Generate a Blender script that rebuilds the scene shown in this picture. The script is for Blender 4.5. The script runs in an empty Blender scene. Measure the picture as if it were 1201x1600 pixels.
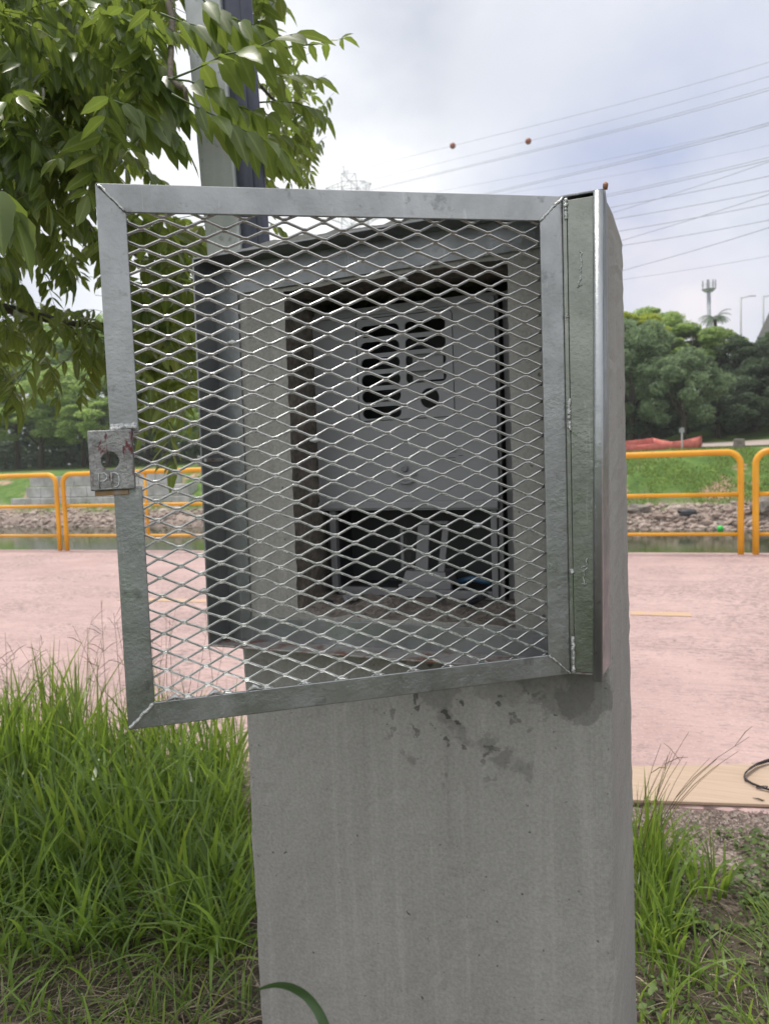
import bpy, math, random
import numpy as np
from mathutils import Vector, Matrix
random.seed(7); rng = np.random.default_rng(11)
sc = bpy.context.scene
col = sc.collection
# ------------------------------------------------------------------ camera
F, CAM = 1158.2, np.array([0.7102, -1.0059, 0.2839])
YAW, PIT, ROL = 0.4023, 0.0703, -0.0352
_cy, _sy = math.cos(YAW), math.sin(YAW)
FW = np.array([-_sy*math.cos(PIT), _cy*math.cos(PIT), -math.sin(PIT)])
_r = np.array([_cy, _sy, 0.0]); _u = np.cross(_r, FW)
RT = _r*math.cos(ROL)+_u*math.sin(ROL); UP = -_r*math.sin(ROL)+_u*math.cos(ROL)
cd = bpy.data.cameras.new('camera'); cam = bpy.data.objects.new('camera', cd); col.objects.link(cam)
M4 = Matrix.Identity(4)
for i in range(3):
    M4[i][0], M4[i][1], M4[i][2], M4[i][3] = RT[i], UP[i], -FW[i], CAM[i]
cam.matrix_world = M4
cd.sensor_fit = 'HORIZONTAL'; cd.sensor_width = 24; cd.lens = 24*F/1201
cd.clip_start = 0.02; cd.clip_end = 5000
cd.dof.use_dof = True; cd.dof.focus_distance = 0.98; cd.dof.aperture_fstop = 8.5
sc.camera = cam
sc.view_settings.view_transform = 'Standard'; sc.view_settings.look = 'None'
sc.view_settings.exposure = 0.22; sc.view_settings.gamma = 1.0
# site survey helpers: a sight line of the photograph turned into a point at a known distance / height / plane
def ray(x, y): return FW + RT*(x-600.5)/F - UP*(y-800)/F
def at(x, y, d): return CAM + ray(x, y)*d
def on_z(x, y, z): d = ray(x, y); return CAM + d*(z-CAM[2])/d[2]
def on_y(x, y, Y): d = ray(x, y); return CAM + d*(Y-CAM[1])/d[1]
ZG = -1.066
# ------------------------------------------------------------------ node helper
class NT:
    def __init__(s, tree): s.t = tree; s.t.nodes.clear()
    def n(s, typ, **kw):
        o = s.t.nodes.new(typ)
        for k, v in kw.items(): setattr(o, k, v)
        return o
    def put(s, sock, v):
        if v is None: return
        if hasattr(v, 'is_linked') or hasattr(v, 'links'): s.t.links.new(v, sock)
        else:
            if isinstance(v, (tuple, list)) and len(v) == 3 and sock.type == 'RGBA': v = (*v, 1)
            sock.default_value = v
    def pos(s): return s.n('ShaderNodeNewGeometry').outputs['Position']
    def rnd(s): return s.n('ShaderNodeNewGeometry').outputs['Random Per Island']
    def map(s, v, sc_=(1, 1, 1), loc=(0, 0, 0), rot=(0, 0, 0)):
        m = s.n('ShaderNodeMapping'); s.put(m.inputs['Vector'], v)
        m.inputs['Scale'].default_value = sc_; m.inputs['Location'].default_value = loc; m.inputs['Rotation'].default_value = rot
        return m.outputs[0]
    def noise(s, v, scale, detail=4, rough=.55, dist=0):
        m = s.n('ShaderNodeTexNoise'); s.put(m.inputs['Vector'], v)
        m.inputs['Scale'].default_value = scale; m.inputs['Detail'].default_value = detail
        m.inputs['Roughness'].default_value = rough; m.inputs['Distortion'].default_value = dist
        return m.outputs['Fac']
    def vor(s, v, scale, feature='F1'):
        m = s.n('ShaderNodeTexVoronoi', feature=feature); s.put(m.inputs['Vector'], v); m.inputs['Scale'].default_value = scale
        return m.outputs['Distance']
    def ramp(s, f, stops):
        m = s.n('ShaderNodeValToRGB'); s.put(m.inputs[0], f); e = m.color_ramp.elements
        while len(e) < len(stops): e.new(0.5)
        for el, (p, c) in zip(e, stops):
            el.position = p; el.color = (c, c, c, 1) if isinstance(c, (int, float)) else (*c, 1)
        return m.outputs[0]
    def mix(s, f, a, b, blend='MIX'):
        m = s.n('ShaderNodeMix', data_type='RGBA', blend_type=blend)
        s.put(m.inputs[0], f); s.put(m.inputs[6], a); s.put(m.inputs[7], b); return m.outputs[2]
    def math(s, op, a, b=0.0, c=None, clamp=False):
        m = s.n('ShaderNodeMath', operation=op, use_clamp=clamp); s.put(m.inputs[0], a); s.put(m.inputs[1], b)
        if c is not None: s.put(m.inputs[2], c)
        return m.outputs[0]
    def dist(s, v, p):
        m = s.n('ShaderNodeVectorMath', operation='DISTANCE'); s.put(m.inputs[0], v); m.inputs[1].default_value = p; return m.outputs['Value']
    def bump(s, h, strength=.3, d=.002, nrm=None):
        m = s.n('ShaderNodeBump'); m.inputs['Strength'].default_value = strength; m.inputs['Distance'].default_value = d
        s.put(m.inputs['Height'], h); s.put(m.inputs['Normal'], nrm); return m.outputs[0]
    def bsdf(s, color, rough=.6, metal=0., normal=None, spec=.5):
        p = s.n('ShaderNodeBsdfPrincipled'); s.put(p.inputs['Base Color'], color); s.put(p.inputs['Roughness'], rough)
        s.put(p.inputs['Metallic'], metal); s.put(p.inputs['Normal'], normal); p.inputs['Specular IOR Level'].default_value = spec
        return p.outputs[0]
    def out(s, sh): o = s.n('ShaderNodeOutputMaterial'); s.t.links.new(sh, o.inputs[0])
def material(name, fn):
    m = bpy.data.materials.new(name); m.use_nodes = True; k = NT(m.node_tree); k.out(fn(k)); return m
# ------------------------------------------------------------------ world: pale blue sky under bright broken cloud
SUN_EL, SUN_AZ = math.radians(73), math.radians(-62)
w = bpy.data.worlds.new("World"); sc.world = w; w.use_nodes = True
k = NT(w.node_tree)
sky = k.n('ShaderNodeTexSky', sky_type='NISHITA'); sky.sun_disc = False; sky.sun_elevation = SUN_EL; sky.sun_rotation = SUN_AZ
gen = k.n('ShaderNodeTexCoord').outputs['Generated']
blue = k.mix(1.0, sky.outputs[0], (.10, .10, .10), 'MULTIPLY')
def blob(x, y, r0, r1):
    d = ray(x, y); d = d/np.linalg.norm(d)
    return k.math('SUBTRACT', 1, k.ramp(k.math('MULTIPLY', k.dist(wob, tuple(d)), 1.0), [(r0, 0.), (r1, 1.)]))
nz = k.n('ShaderNodeTexNoise'); k.put(nz.inputs['Vector'], k.map(gen, (1, 1, 1.6))); nz.inputs['Scale'].default_value = 3.2; nz.inputs['Detail'].default_value = 5; nz.inputs['Roughness'].default_value = .55
vm = k.n('ShaderNodeVectorMath', operation='MULTIPLY_ADD'); k.put(vm.inputs[0], nz.outputs['Color']); vm.inputs[1].default_value = (.34, .34, .34)
vs = k.n('ShaderNodeVectorMath', operation='ADD'); k.put(vs.inputs[0], gen); vs.inputs[1].default_value = (-.17, -.17, -.17)
k.put(vm.inputs[2], vs.outputs[0]); wob = vm.outputs[0]
n1 = k.noise(k.map(gen, (1, 1, 1.8)), 2.4, 7, .56, .5)
n2 = k.noise(k.map(gen, (1, 1, 2.6), (3, 1, 2)), 5.5, 6, .6, .3)
base = k.ramp(n1, [(.33, (.60, .64, .74)), (.47, (.74, .77, .85)), (.60, (.92, .93, .96))])
c = k.mix(k.ramp(n2, [(.4, 0.), (.66, .35)]), base, (.97, .96, .97))
c = k.mix(k.math('MULTIPLY', blob(490, 270, .05, .50), .95), c, (1.12, 1.12, 1.12))
c = k.mix(k.math('MULTIPLY', blob(1010, 285, .04, .26), .95), c, (.36, .43, .68))
c = k.mix(k.math('MULTIPLY', blob(640, 30, .0, .17), .9), c, (.52, .56, .65))
c = k.mix(k.math('MULTIPLY', blob(900, 90, .03, .28), .55), c, (.76, .78, .83))
c = k.mix(k.math('MULTIPLY', blob(1060, 480, .0, .15), .9), c, (1.0, .92, .93))
c = k.mix(k.math('MULTIPLY', blob(1200, 350, .0, .11), .6), c, (.98, .97, .99))
c = k.mix(.12, c, blue)
sdir = (math.sin(SUN_AZ)*math.cos(SUN_EL), math.cos(SUN_AZ)*math.cos(SUN_EL), math.sin(SUN_EL))
c = k.mix(k.math('SUBTRACT', 1, k.ramp(k.dist(wob, sdir), [(.05, 0.), (.60, 1.)])), c, (3.0, 2.9, 2.75))
sy_ = k.n('ShaderNodeSeparateXYZ'); k.put(sy_.inputs[0], gen)
c = k.mix(k.ramp(k.math('MULTIPLY_ADD', sy_.outputs[1], -1.2, .35), [(0., 0.), (1., .75)]), c, (1.12, 1.12, 1.13))  # extra brightness added to the unseen sky behind the viewer, lifting shaded front faces
bg = k.n('ShaderNodeBackground'); k.put(bg.inputs[0], c); bg.inputs[1].default_value = 0.97
wo = k.n('ShaderNodeOutputWorld'); w.node_tree.links.new(bg.outputs[0], wo.inputs[0])
sl = bpy.data.lights.new('sun', 'SUN'); sl.energy = 2.2; sl.angle = math.radians(7); sl.color = (1, .95, .87)
so = bpy.data.objects.new('sun', sl); col.objects.link(so)
sd = Vector((math.sin(SUN_AZ)*math.cos(SUN_EL), math.cos(SUN_AZ)*math.cos(SUN_EL), math.sin(SUN_EL)))
so.rotation_euler = sd.to_track_quat('Z', 'Y').to_euler()
# ------------------------------------------------------------------ mesh helpers
def tag(o, label=None, cat=None, group=None, kind=None):
    if label: o['label'] = label
    if cat: o['category'] = cat
    if group: o['group'] = group
    if kind: o['kind'] = kind
    return o
def root_loc(o):
    while o.parent: o = o.parent
    return np.array(o.location)
def empty(name, loc, label, cat, group=None):
    o = bpy.data.objects.new(name, None); o.empty_display_size = .1; col.objects.link(o); o.location = loc
    return tag(o, label, cat, group)
def np_mesh(name, V, Fq, mat=None, parent=None, origin=None, smooth=False, tris=None):
    """V (n,3), Fq (m,4) quads, tris (k,3)"""
    me = bpy.data.meshes.new(name)
    V = np.asarray(V, float)
    if parent is not None: V = V - root_loc(parent)
    elif origin is not None: V = V - np.asarray(origin)
    Fq = np.asarray(Fq, int).reshape(-1, 4); T = np.zeros((0, 3), int) if tris is None else np.asarray(tris, int).reshape(-1, 3)
    me.vertices.add(len(V)); me.vertices.foreach_set('co', V.ravel())
    nl = len(Fq)*4+len(T)*3
    me.loops.add(nl); me.loops.foreach_set('vertex_index', np.concatenate([Fq.ravel(), T.ravel()]))
    me.polygons.add(len(Fq)+len(T))
    ls = np.concatenate([np.arange(len(Fq))*4, len(Fq)*4+np.arange(len(T))*3])
    me.polygons.foreach_set('loop_start', ls)
    try: me.polygons.foreach_set('loop_total', np.concatenate([np.full(len(Fq), 4), np.full(len(T), 3)]))
    except Exception: pass
    me.polygons.foreach_set('use_smooth', np.full(len(Fq)+len(T), smooth))
    me.update(calc_edges=True); me.validate()
    if mat: me.materials.append(mat)
    o = bpy.data.objects.new(name, me); col.objects.link(o)
    if parent is not None: o.parent = parent
    elif origin is not None: o.location = origin
    return o
class MB:
    def __init__(s): s.v = []; s.f = []; s.mi = []
    def add(s, V, Fc, mi=0):
        b = len(s.v); s.v += [tuple(map(float, p)) for p in V]; s.f += [tuple(b+i for i in f) for f in Fc]; s.mi += [mi]*len(Fc)
    def hexa(s, P, mi=0):   # 8 points: bottom 4, top 4
        s.add(P, [(3, 2, 1, 0), (4, 5, 6, 7), (0, 1, 5, 4), (1, 2, 6, 5), (2, 3, 7, 6), (3, 0, 4, 7)], mi)
    def box(s, a, b, mi=0):
        (x0, y0, z0), (x1, y1, z1) = a, b
        s.hexa([(x0, y0, z0), (x1, y0, z0), (x1, y1, z0), (x0, y1, z0), (x0, y0, z1), (x1, y0, z1), (x1, y1, z1), (x0, y1, z1)], mi)
    def tube(s, pts, r, n=8, mi=0, cap=True):
        P = [np.array(p, float) for p in pts]; rr = r if hasattr(r, '__len__') else [r]*len(P)
        d0 = P[1]-P[0]; a = np.cross(d0, (0, 0, 1.)); 
        if np.linalg.norm(a) < 1e-6*np.linalg.norm(d0)+1e-12: a = np.array([1., 0, 0])
        a /= np.linalg.norm(a); V = []
        for i, p in enumerate(P):
            d = (P[min(i+1, len(P)-1)]-P[max(i-1, 0)]); d /= np.linalg.norm(d)
            a = a-d*(a@d); a /= np.linalg.norm(a); b = np.cross(d, a)
            V += [p+rr[i]*(a*math.cos(t)+b*math.sin(t)) for t in [2*math.pi*j/n for j in range(n)]]
        Fc = [(i*n+j, i*n+(j+1) % n, (i+1)*n+(j+1) % n, (i+1)*n+j) for i in range(len(P)-1) for j in range(n)]
        if cap: Fc += [tuple(range(n))[::-1], tuple((len(P)-1)*n+j for j in range(n))]
        s.add(V, Fc, mi)
    def build(s, name, mats, parent=None, origin=None, smooth=False, bevel=0):
        me = bpy.data.meshes.new(name); off = root_loc(parent) if parent is not None else (np.array(origin) if origin is not None else np.zeros(3))
        me.from_pydata([tuple(np.array(p)-off) for p in s.v], [], s.f)
        for m in (mats if isinstance(mats, (list, tuple)) else [mats]): me.materials.append(m)
        for p, i in zip(me.polygons, s.mi): p.material_index = i; p.use_smooth = smooth
        me.update()
        o = bpy.data.objects.new(name, me); col.objects.link(o)
        if parent is not None: o.parent = parent
        elif origin is not None: o.location = origin
        if bevel:
            b = o.modifiers.new('bevel', 'BEVEL'); b.width = bevel; b.segments = 2; b.limit_method = 'ANGLE'
        return o
# ------------------------------------------------------------------ materials
def m_concrete(k):
    p = k.pos()
    big = k.noise(k.map(p, (1, 1, .55)), 3.2, 5, .6, .4)
    fine = k.noise(p, 190, 4, .7)
    streak = k.noise(k.map(p, (22, 22, .9)), 1.3, 6, .68, .8)
    c = k.ramp(big, [(.3, (.230, .226, .212)), (.7, (.335, .330, .310))])
    c = k.mix(k.ramp(streak, [(.55, 0.), (.72, .48)]), c, (.43, .42, .40))
    c = k.mix(k.ramp(streak, [(.30, .40), (.42, 0.)]), c, (.15, .143, .135))
    c = k.mix(.30, c, k.ramp(fine, [(.3, (.12, .117, .11)), (.62, (.40, .39, .37))]), 'MIX')
    pit = k.noise(p, 75, 3, .5)
    c = k.mix(k.ramp(pit, [(.68, 0.), (.73, .8)]), c, (.06, .057, .053))
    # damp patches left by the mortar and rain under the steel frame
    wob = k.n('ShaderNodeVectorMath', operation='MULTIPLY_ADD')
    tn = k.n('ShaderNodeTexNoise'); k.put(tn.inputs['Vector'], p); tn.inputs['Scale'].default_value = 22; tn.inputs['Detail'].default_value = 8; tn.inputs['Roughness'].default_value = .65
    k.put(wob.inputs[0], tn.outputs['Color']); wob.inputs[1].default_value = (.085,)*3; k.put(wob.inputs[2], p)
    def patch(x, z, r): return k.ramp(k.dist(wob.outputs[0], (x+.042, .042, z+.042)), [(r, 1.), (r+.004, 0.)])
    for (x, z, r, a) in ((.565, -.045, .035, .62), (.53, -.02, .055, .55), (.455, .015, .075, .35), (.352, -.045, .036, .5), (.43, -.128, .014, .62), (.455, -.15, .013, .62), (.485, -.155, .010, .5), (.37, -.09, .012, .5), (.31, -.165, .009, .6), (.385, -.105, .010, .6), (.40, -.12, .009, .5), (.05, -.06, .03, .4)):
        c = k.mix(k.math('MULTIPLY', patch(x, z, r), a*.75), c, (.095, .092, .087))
    spots = k.noise(p, 48, 3, .55)
    zone = k.ramp(k.dist(p, (.38, 0, -.06)), [(.05, 1.), (.17, 0.)])
    c = k.mix(k.math('MULTIPLY', k.math('MULTIPLY', k.ramp(spots, [(.60, 0.), (.64, 1.)]), zone), .8), c, (.045, .043, .04))
    h = k.math('ADD', k.math('MULTIPLY', fine, .5), k.math('MULTIPLY', k.noise(p, 28, 5, .6), .7))
    return k.bsdf(c, .85, 0, k.bump(h, .45, .0022), .3)
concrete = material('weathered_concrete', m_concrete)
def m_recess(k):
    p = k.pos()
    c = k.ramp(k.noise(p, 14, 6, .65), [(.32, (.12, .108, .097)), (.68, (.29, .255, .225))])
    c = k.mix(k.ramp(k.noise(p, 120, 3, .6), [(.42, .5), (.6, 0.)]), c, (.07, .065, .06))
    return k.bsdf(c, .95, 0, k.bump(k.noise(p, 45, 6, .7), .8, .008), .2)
mortar = material('rough_mortar', m_recess)
def galv(base_a, base_b, rough=.42, metal=.75, rust=0.0, green=0.):
    def fn(k):
        p = k.pos()
        a = k.noise(k.map(p, (5, 5, 2.2)), 1.6, 6, .6, .6)
        c = k.ramp(a, [(.3, base_a), (.72, base_b)])
        sc_ = k.noise(k.map(p, (60, 60, 7)), 1, 5, .7, 1.2)
        c = k.mix(k.ramp(sc_, [(.62, 0.), (.72, .45)]), c, (.62, .64, .66))
        c = k.mix(k.ramp(k.noise(p, 38, 5, .65), [(.30, .55), (.38, 0.)]), c, (.16, .165, .17))
        if rust:
            r = k.noise(p, 24, 5, .7)
            c = k.mix(k.math('MULTIPLY', k.ramp(r, [(.50, 0.), (.60, 1.)]), rust), c, (.20, .075, .035))
        rr = k.ramp(k.noise(p, 20, 5, .6), [(.3, rough-.10), (.7, rough+.15)])
        h = k.math('ADD', k.noise(p, 55, 4, .6), k.math('MULTIPLY', k.noise(p, 260, 3, .6), .35))
        return k.bsdf(c, rr, metal, k.bump(h, .30, .003))
    return fn
steel_door = material('silver_painted_steel', galv((.25, .26, .265), (.42, .43, .445), .36, .85))
steel_hinge = material('galvanized_hinge_steel', galv((.20, .212, .192), (.33, .345, .315), .36, .85))  # green tint: reflection of vegetation behind the viewer, put into the base colour
steel_frame = material('dark_galvanized_frame', galv((.17, .178, .19), (.30, .312, .32), .40, .8))
steel_rusty = material('rust_flecked_steel', galv((.30, .30, .30), (.42, .41, .40), .5, .55, .8))
steel_mesh = material('galvanized_mesh_steel', lambda k: k.bsdf(k.ramp(k.noise(k.pos(), 40, 3, .5), [(.3, (.50, .51, .51)), (.7, (.70, .71, .71))]), .26, .85, k.bump(k.noise(k.pos(), 300, 2, .5), .2, .001)))
weld = material('silver_weld_bead', lambda k: k.bsdf((.58, .59, .59), .32, .8, k.bump(k.noise(k.pos(), 420, 3, .6), .9, .002)))
def m_lock(k):
    p = k.pos()
    c = k.ramp(k.noise(p, 60, 5, .6), [(.3, (.20, .20, .20)), (.7, (.38, .38, .38))])
    c = k.mix(k.ramp(k.noise(k.map(p, (110, 110, 45)), 1, 5, .65, .5), [(.53, 0.), (.60, .9)]), c, (.13, .018, .025))
    return k.bsdf(c, .38, .6, k.bump(k.noise(p, 190, 5, .65), .65, .003))
lock_mat = material('hammered_silver_lock_paint', m_lock)
def m_plastic(a, rough=.5):
    def fn(k):
        p = k.pos(); f = k.noise(p, 9, 5, .6)
        c = k.ramp(f, [(.3, tuple(x*.88 for x in a)), (.7, a)])
        c = k.mix(k.ramp(k.noise(k.map(p, (25, 25, 6)), 1, 5, .6), [(.6, 0.), (.8, .25)]), c, (.30, .27, .23))
        return k.bsdf(c, rough, 0, k.bump(k.noise(p, 400, 2, .5), .05, .001))
    return fn
box_grey = material('grey_box_plastic', m_plastic((.225, .23, .248)))
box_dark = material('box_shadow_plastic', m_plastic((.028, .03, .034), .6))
box_light = material('pale_grey_plastic', m_plastic((.17, .17, .185), .5))
blue_pl = material('blue_plastic', m_plastic((.015, .06, .12), .5))
black_pl = material('black_plastic', m_plastic((.02, .022, .03), .35))
# ------------------------------------------------------------------ the concrete meter pillar
pil = empty('meter_pillar', (.31, .16, ZG), 'grey concrete meter pillar with a wide open expanded steel mesh door', 'meter pillar')
HX0, HX1, HZ0, HZ1 = .128, .474, .046, .547
xs = list(np.linspace(.030, HX0, 9))+list(np.linspace(HX0, HX1, 24))[1:]+list(np.linspace(HX1, .589, 9))[1:]
zs = list(np.linspace(ZG-.12, HZ0, 62))+list(np.linspace(HZ0, HZ1, 34))[1:]+list(np.linspace(HZ1, .618, 7))[1:]
pre = [(.0185, .30), (.0177, .2), (.0177, .10), (.018, .012), (.0195, .005), (.024, .001)]
post = [(.5945, .0015), (.5985, .005), (.600, .011), (.6003, .03), (.6005, .06), (.6005, .12), (.6005, .18), (.6005, .24), (.5995, .30)]
V = []; npf = len(pre)+len(xs)+len(post); rr = np.random.default_rng(3)
for j, z in enumerate(zs):
    D = .262+(.617-z)*.065
    row = []
    for (x, y) in pre: row.append([x, y*D/.30 if y > .05 else y])
    for x in xs: row.append([x, 0.])
    for (x, y) in post: row.append([x, y*D/.30 if y > .05 else y])
    for i, (x, y) in enumerate(row):
        edge = i in (len(pre)-1, len(pre)-2, len(pre)+len(xs), len(pre)+len(xs)+1, len(pre)+len(xs)+2)
        jx, jy = rr.normal(0, .0006, 2) if not edge else rr.normal(0, .0009, 2)
        if abs(x-HX0) < 1e-6 or abs(x-HX1) < 1e-6: jx = rr.normal(0, .0007)
        jz = rr.normal(0, .0016) if (z in (zs[61], zs[94])) else 0
        zt = z
        if j == len(zs)-1: zt = z+.006*math.sin(x*9)+rr.normal(0, .0018)
        V.append((x+jx, y+(abs(jy) if y < .02 else jy), zt+jz))
Fc = []
i0 = len(pre)+8; i1 = i0+23; j0, j1 = 61, 94
for j in range(len(zs)-1):
    for i in range(npf-1):
        if i0 <= i < i1 and j0 <= j < j1: continue
        Fc.append((j*npf+i, j*npf+i+1, (j+1)*npf+i+1, (j+1)*npf+i))
    Fc.append((j*npf+npf-1, j*npf, (j+1)*npf, (j+1)*npf+npf-1))
top = tuple((len(zs)-1)*npf+i for i in range(npf))
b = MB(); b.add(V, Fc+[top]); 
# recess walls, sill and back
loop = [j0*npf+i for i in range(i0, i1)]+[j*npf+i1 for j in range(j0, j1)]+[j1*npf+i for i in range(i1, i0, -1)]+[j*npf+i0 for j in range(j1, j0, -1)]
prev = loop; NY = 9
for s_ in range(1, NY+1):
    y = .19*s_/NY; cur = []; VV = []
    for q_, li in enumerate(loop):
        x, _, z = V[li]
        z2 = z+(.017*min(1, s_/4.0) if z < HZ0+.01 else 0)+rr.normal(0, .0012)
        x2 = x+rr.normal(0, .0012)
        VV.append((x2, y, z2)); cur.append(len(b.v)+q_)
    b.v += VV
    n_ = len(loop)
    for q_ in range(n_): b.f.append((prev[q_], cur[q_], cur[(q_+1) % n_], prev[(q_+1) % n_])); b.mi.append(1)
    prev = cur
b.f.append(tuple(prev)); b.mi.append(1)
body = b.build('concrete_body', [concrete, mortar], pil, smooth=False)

# steel angle frame set round the opening: face plates against the concrete, flanges standing out toward the viewer
def LZ(a, b_, t): return tuple(np.array(a)+(np.array(b_)-np.array(a))*t)
oc = [(-.001, -.003), (.601, .003), (.6045, .601), (.002, .600)]        # outer corners, on the wall: BL BR TR TL
tc = [(-.0065, -.001), (.5965, .0005), (.6080, .6012), (.0010, .6006)]   # flange tips
ic = [(.0425, .0375), (.560, .0435), (.562, .5560), (.0470, .5510)]      # inner plate corners
PJ = -.053; th = .003
b = MB()
for s_ in (0, 1, 2, 3):
    e_ = (s_+1) % 4
    (x0, z0), (x1, z1), (x2, z2), (x3, z3) = oc[s_], oc[e_], ic[e_], ic[s_]
    b.hexa([(x0, -.0005, z0), (x1, -.0005, z1), (x2, -.0005, z2), (x3, -.0005, z3), (x0, -.0035, z0), (x1, -.0035, z1), (x2, -.0035, z2), (x3, -.0035, z3)])
    if s_ in (0,): continue
cen = np.array([.3, .3])
def flange(bm, s_, mi=0, trim=0):
    e_ = (s_+1) % 4
    def inn(c_, d): 
        v = np.array(c_); return tuple(v+np.sign(cen-v)*d)
    a0, a1, t0, t1 = oc[s_], oc[e_], tc[s_], tc[e_]
    A0, A1, T0, T1 = [inn(c_, th) for c_ in (a0, a1, t0, t1)]
    bm.hexa([(a0[0], -.0035, a0[1]), (a1[0], -.0035, a1[1]), (A1[0], -.0035, A1[1]), (A0[0], -.0035, A0[1]),
             (t0[0], PJ, t0[1]), (t1[0], PJ, t1[1]), (T1[0], PJ, T1[1]), (T0[0], PJ, T0[1])], mi)
for s_ in (1, 2, 3): flange(b, s_)
flange(b, 0, 1)
fr = b.build('steel_frame', [steel_frame, steel_rusty], pil, bevel=.0008)
fr['label'] = 'steel angle frame round the box opening, rusty along its bottom flange'
# lug on the frame's left flange where the padlock engages
b = MB()
b.box((-.0135, -.047, .284), (-.004, -.012, .300)); b.box((.0005, -.050, .290), (.006, -.004, .2955))
b.tube([(-.0135, -.03, .292), (-.020, -.03, .292)], .006, 10)
b.build('locking_lug', steel_rusty, fr, bevel=.001)
# ------------------------------------------------------------------ open door
HXD, HYD, TH = .5572, -.0542, .6275
DD = np.array([-math.cos(TH), -math.sin(TH), 0]); DN = np.array([math.sin(TH), -math.cos(TH), 0]); DH = np.array([HXD, HYD, 0])
def dp(w_, z, n_=0.): return DH+DD*w_+DN*n_+np.array([0, 0, z-.0099*w_/.542])
W1, Z0, Z1 = .542, .0005, .5998
b = MB()
def dbar(P, n0, n1, mi=0): b.hexa([dp(w_, z, n0) for w_, z in P]+[dp(w_, z, n1) for w_, z in P], mi)
G = .0004
I0, I1, IZ0, IZ1 = .0300, .5120, .0290, .5690
LB0, LB1 = .2735, .3325       # notch behind the lock
dbar([(0, Z0), (W1, Z0), (I1, IZ0), (I0, IZ0)], -.003, 0)
dbar([(0, Z1), (W1, Z1), (I1, IZ1), (I0, IZ1)], -.003, 0)
dbar([(0, Z0+G), (I0, IZ0+G), (I0, IZ1-G), (0, Z1-G)], -.003, 0)
dbar([(W1, Z0+G), (I1, IZ0+G), (I1, LB0), (W1, LB0)], -.003, 0)
dbar([(W1, LB1), (I1, LB1), (I1, IZ1-G), (W1, Z1-G)], -.003, 0)
dbar([(0, Z0), (W1, Z0), (W1, Z0+.003), (0, Z0+.003)], -.030, -.0031)
dbar([(0, Z1-.003), (W1, Z1-.003), (W1, Z1), (0, Z1)], -.030, -.0031)
dbar([(W1-.003, Z0+.0035), (W1, Z0+.0035), (W1, LB0), (W1-.003, LB0)], -.030, -.0031)
dbar([(W1-.003, LB1), (W1, LB1), (W1, Z1-.0035), (W1-.003, Z1-.0035)], -.030, -.0031)
dbar([(0, Z0+.0035), (.003, Z0+.0035), (.003, Z1-.0035), (0, Z1-.0035)], -.030, -.0031)
door = b.build('door', steel_door, pil, bevel=.0012)
door['label'] = 'silver angle steel door frame swung open toward the viewer'
# expanded metal: zigzag strands fused at the knuckles
LW, PS, AMP, BOND = .0447, .01070, .00409, .0048
vz, vn = np.array([0, 0, 1.]), DN
ph = math.radians(42)
Tn = vz*math.cos(ph)+vn*math.sin(ph); Wn = -vz*math.sin(ph)+vn*math.cos(ph)
ht, hw = .00170, .00090
V = []; Q = []
nr = int((IZ1-IZ0)/PS)+3
for kx in range(nr):
    zc = IZ0-.004+kx*PS; pts = []
    wst = .4754 if True else 0
    m0 = int((I0-.03-wst)/(LW/2))-1
    for m in range(m0, m0+int((I1-I0+.08)/(LW/2))+3):
        up = ((m+kx) % 2 == 0); zz = zc+(AMP if up else -AMP); wc = wst+m*LW/2
        nn_ = -ht*math.sin(ph) if up else ht*math.sin(ph)
        pts += [(wc-BOND/2, zz, nn_), (wc+BOND/2, zz, nn_)]
    pts = [(w_+random.gauss(0, .00035), z+random.gauss(0, .00022), n_) for w_, z, n_ in pts if I0-.012 < w_ < I1+.012]
    base_i = len(V)
    for (w_, z, n_) in pts:
        if z > IZ1+.009 or z < IZ0-.009: z = min(max(z, IZ0-.009), IZ1+.009)
        c0 = dp(w_, z, -.0062+n_)
        V += [c0+Tn*ht+Wn*hw, c0-Tn*ht+Wn*hw, c0-Tn*ht-Wn*hw, c0+Tn*ht-Wn*hw]
    for i in range(len(pts)-1):
        for j in range(4):
            Q.append((base_i+i*4+j, base_i+i*4+(j+1) % 4, base_i+(i+1)*4+(j+1) % 4, base_i+(i+1)*4+j))
em = np_mesh('expanded_mesh', np.array(V), Q, steel_mesh, door)
bv = em.modifiers.new('bevel', 'BEVEL'); bv.width = .0004; bv.segments = 1
# weld beads on the mitres and where the mesh meets the bars
def bead(bm, a, c, r=.0022, n=14, wob=.0006):
    a, c = np.array(a), np.array(c)
    pts = [a+(c-a)*i/n+rng.normal(0, wob, 3) for i in range(n+1)]
    bm.tube(pts, [r*(.75+.45*random.random()) for _ in pts], 7)
b = MB()
bead(b, dp(W1-.002, Z0+.002, .0006), dp(I1+.001, IZ0-.001, .0006)); bead(b, dp(W1-.004, Z1-.003, .0006), dp(I1+.001, IZ1+.001, .0006), .0012)
bead(b, dp(.002, Z0+.002, .0006), dp(I0, IZ0, .0006), .0012); bead(b, dp(.001, Z1-.003, .0006), dp(I0+.001, IZ1, .0006), .0020)
for (w_, z) in ((.4062, .4290), (.3170, .3150), (.2050, .5000), (.4509, .1500), (.1200, .2000)): b.tube([dp(w_-.006, z, -.004), dp(w_, z+.0006, -.0035), dp(w_+.006, z, -.004)], [.001, .0032, .001], 8)
for w_ in np.arange(.49, .36, -.0447): b.tube([dp(w_-.009, IZ0-.001, -.001), dp(w_, IZ0+.004, -.002), dp(w_+.009, IZ0-.001, -.001)], [.001, .0035, .001], 8)
b.build('weld_bead', weld, door, smooth=True)
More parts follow.
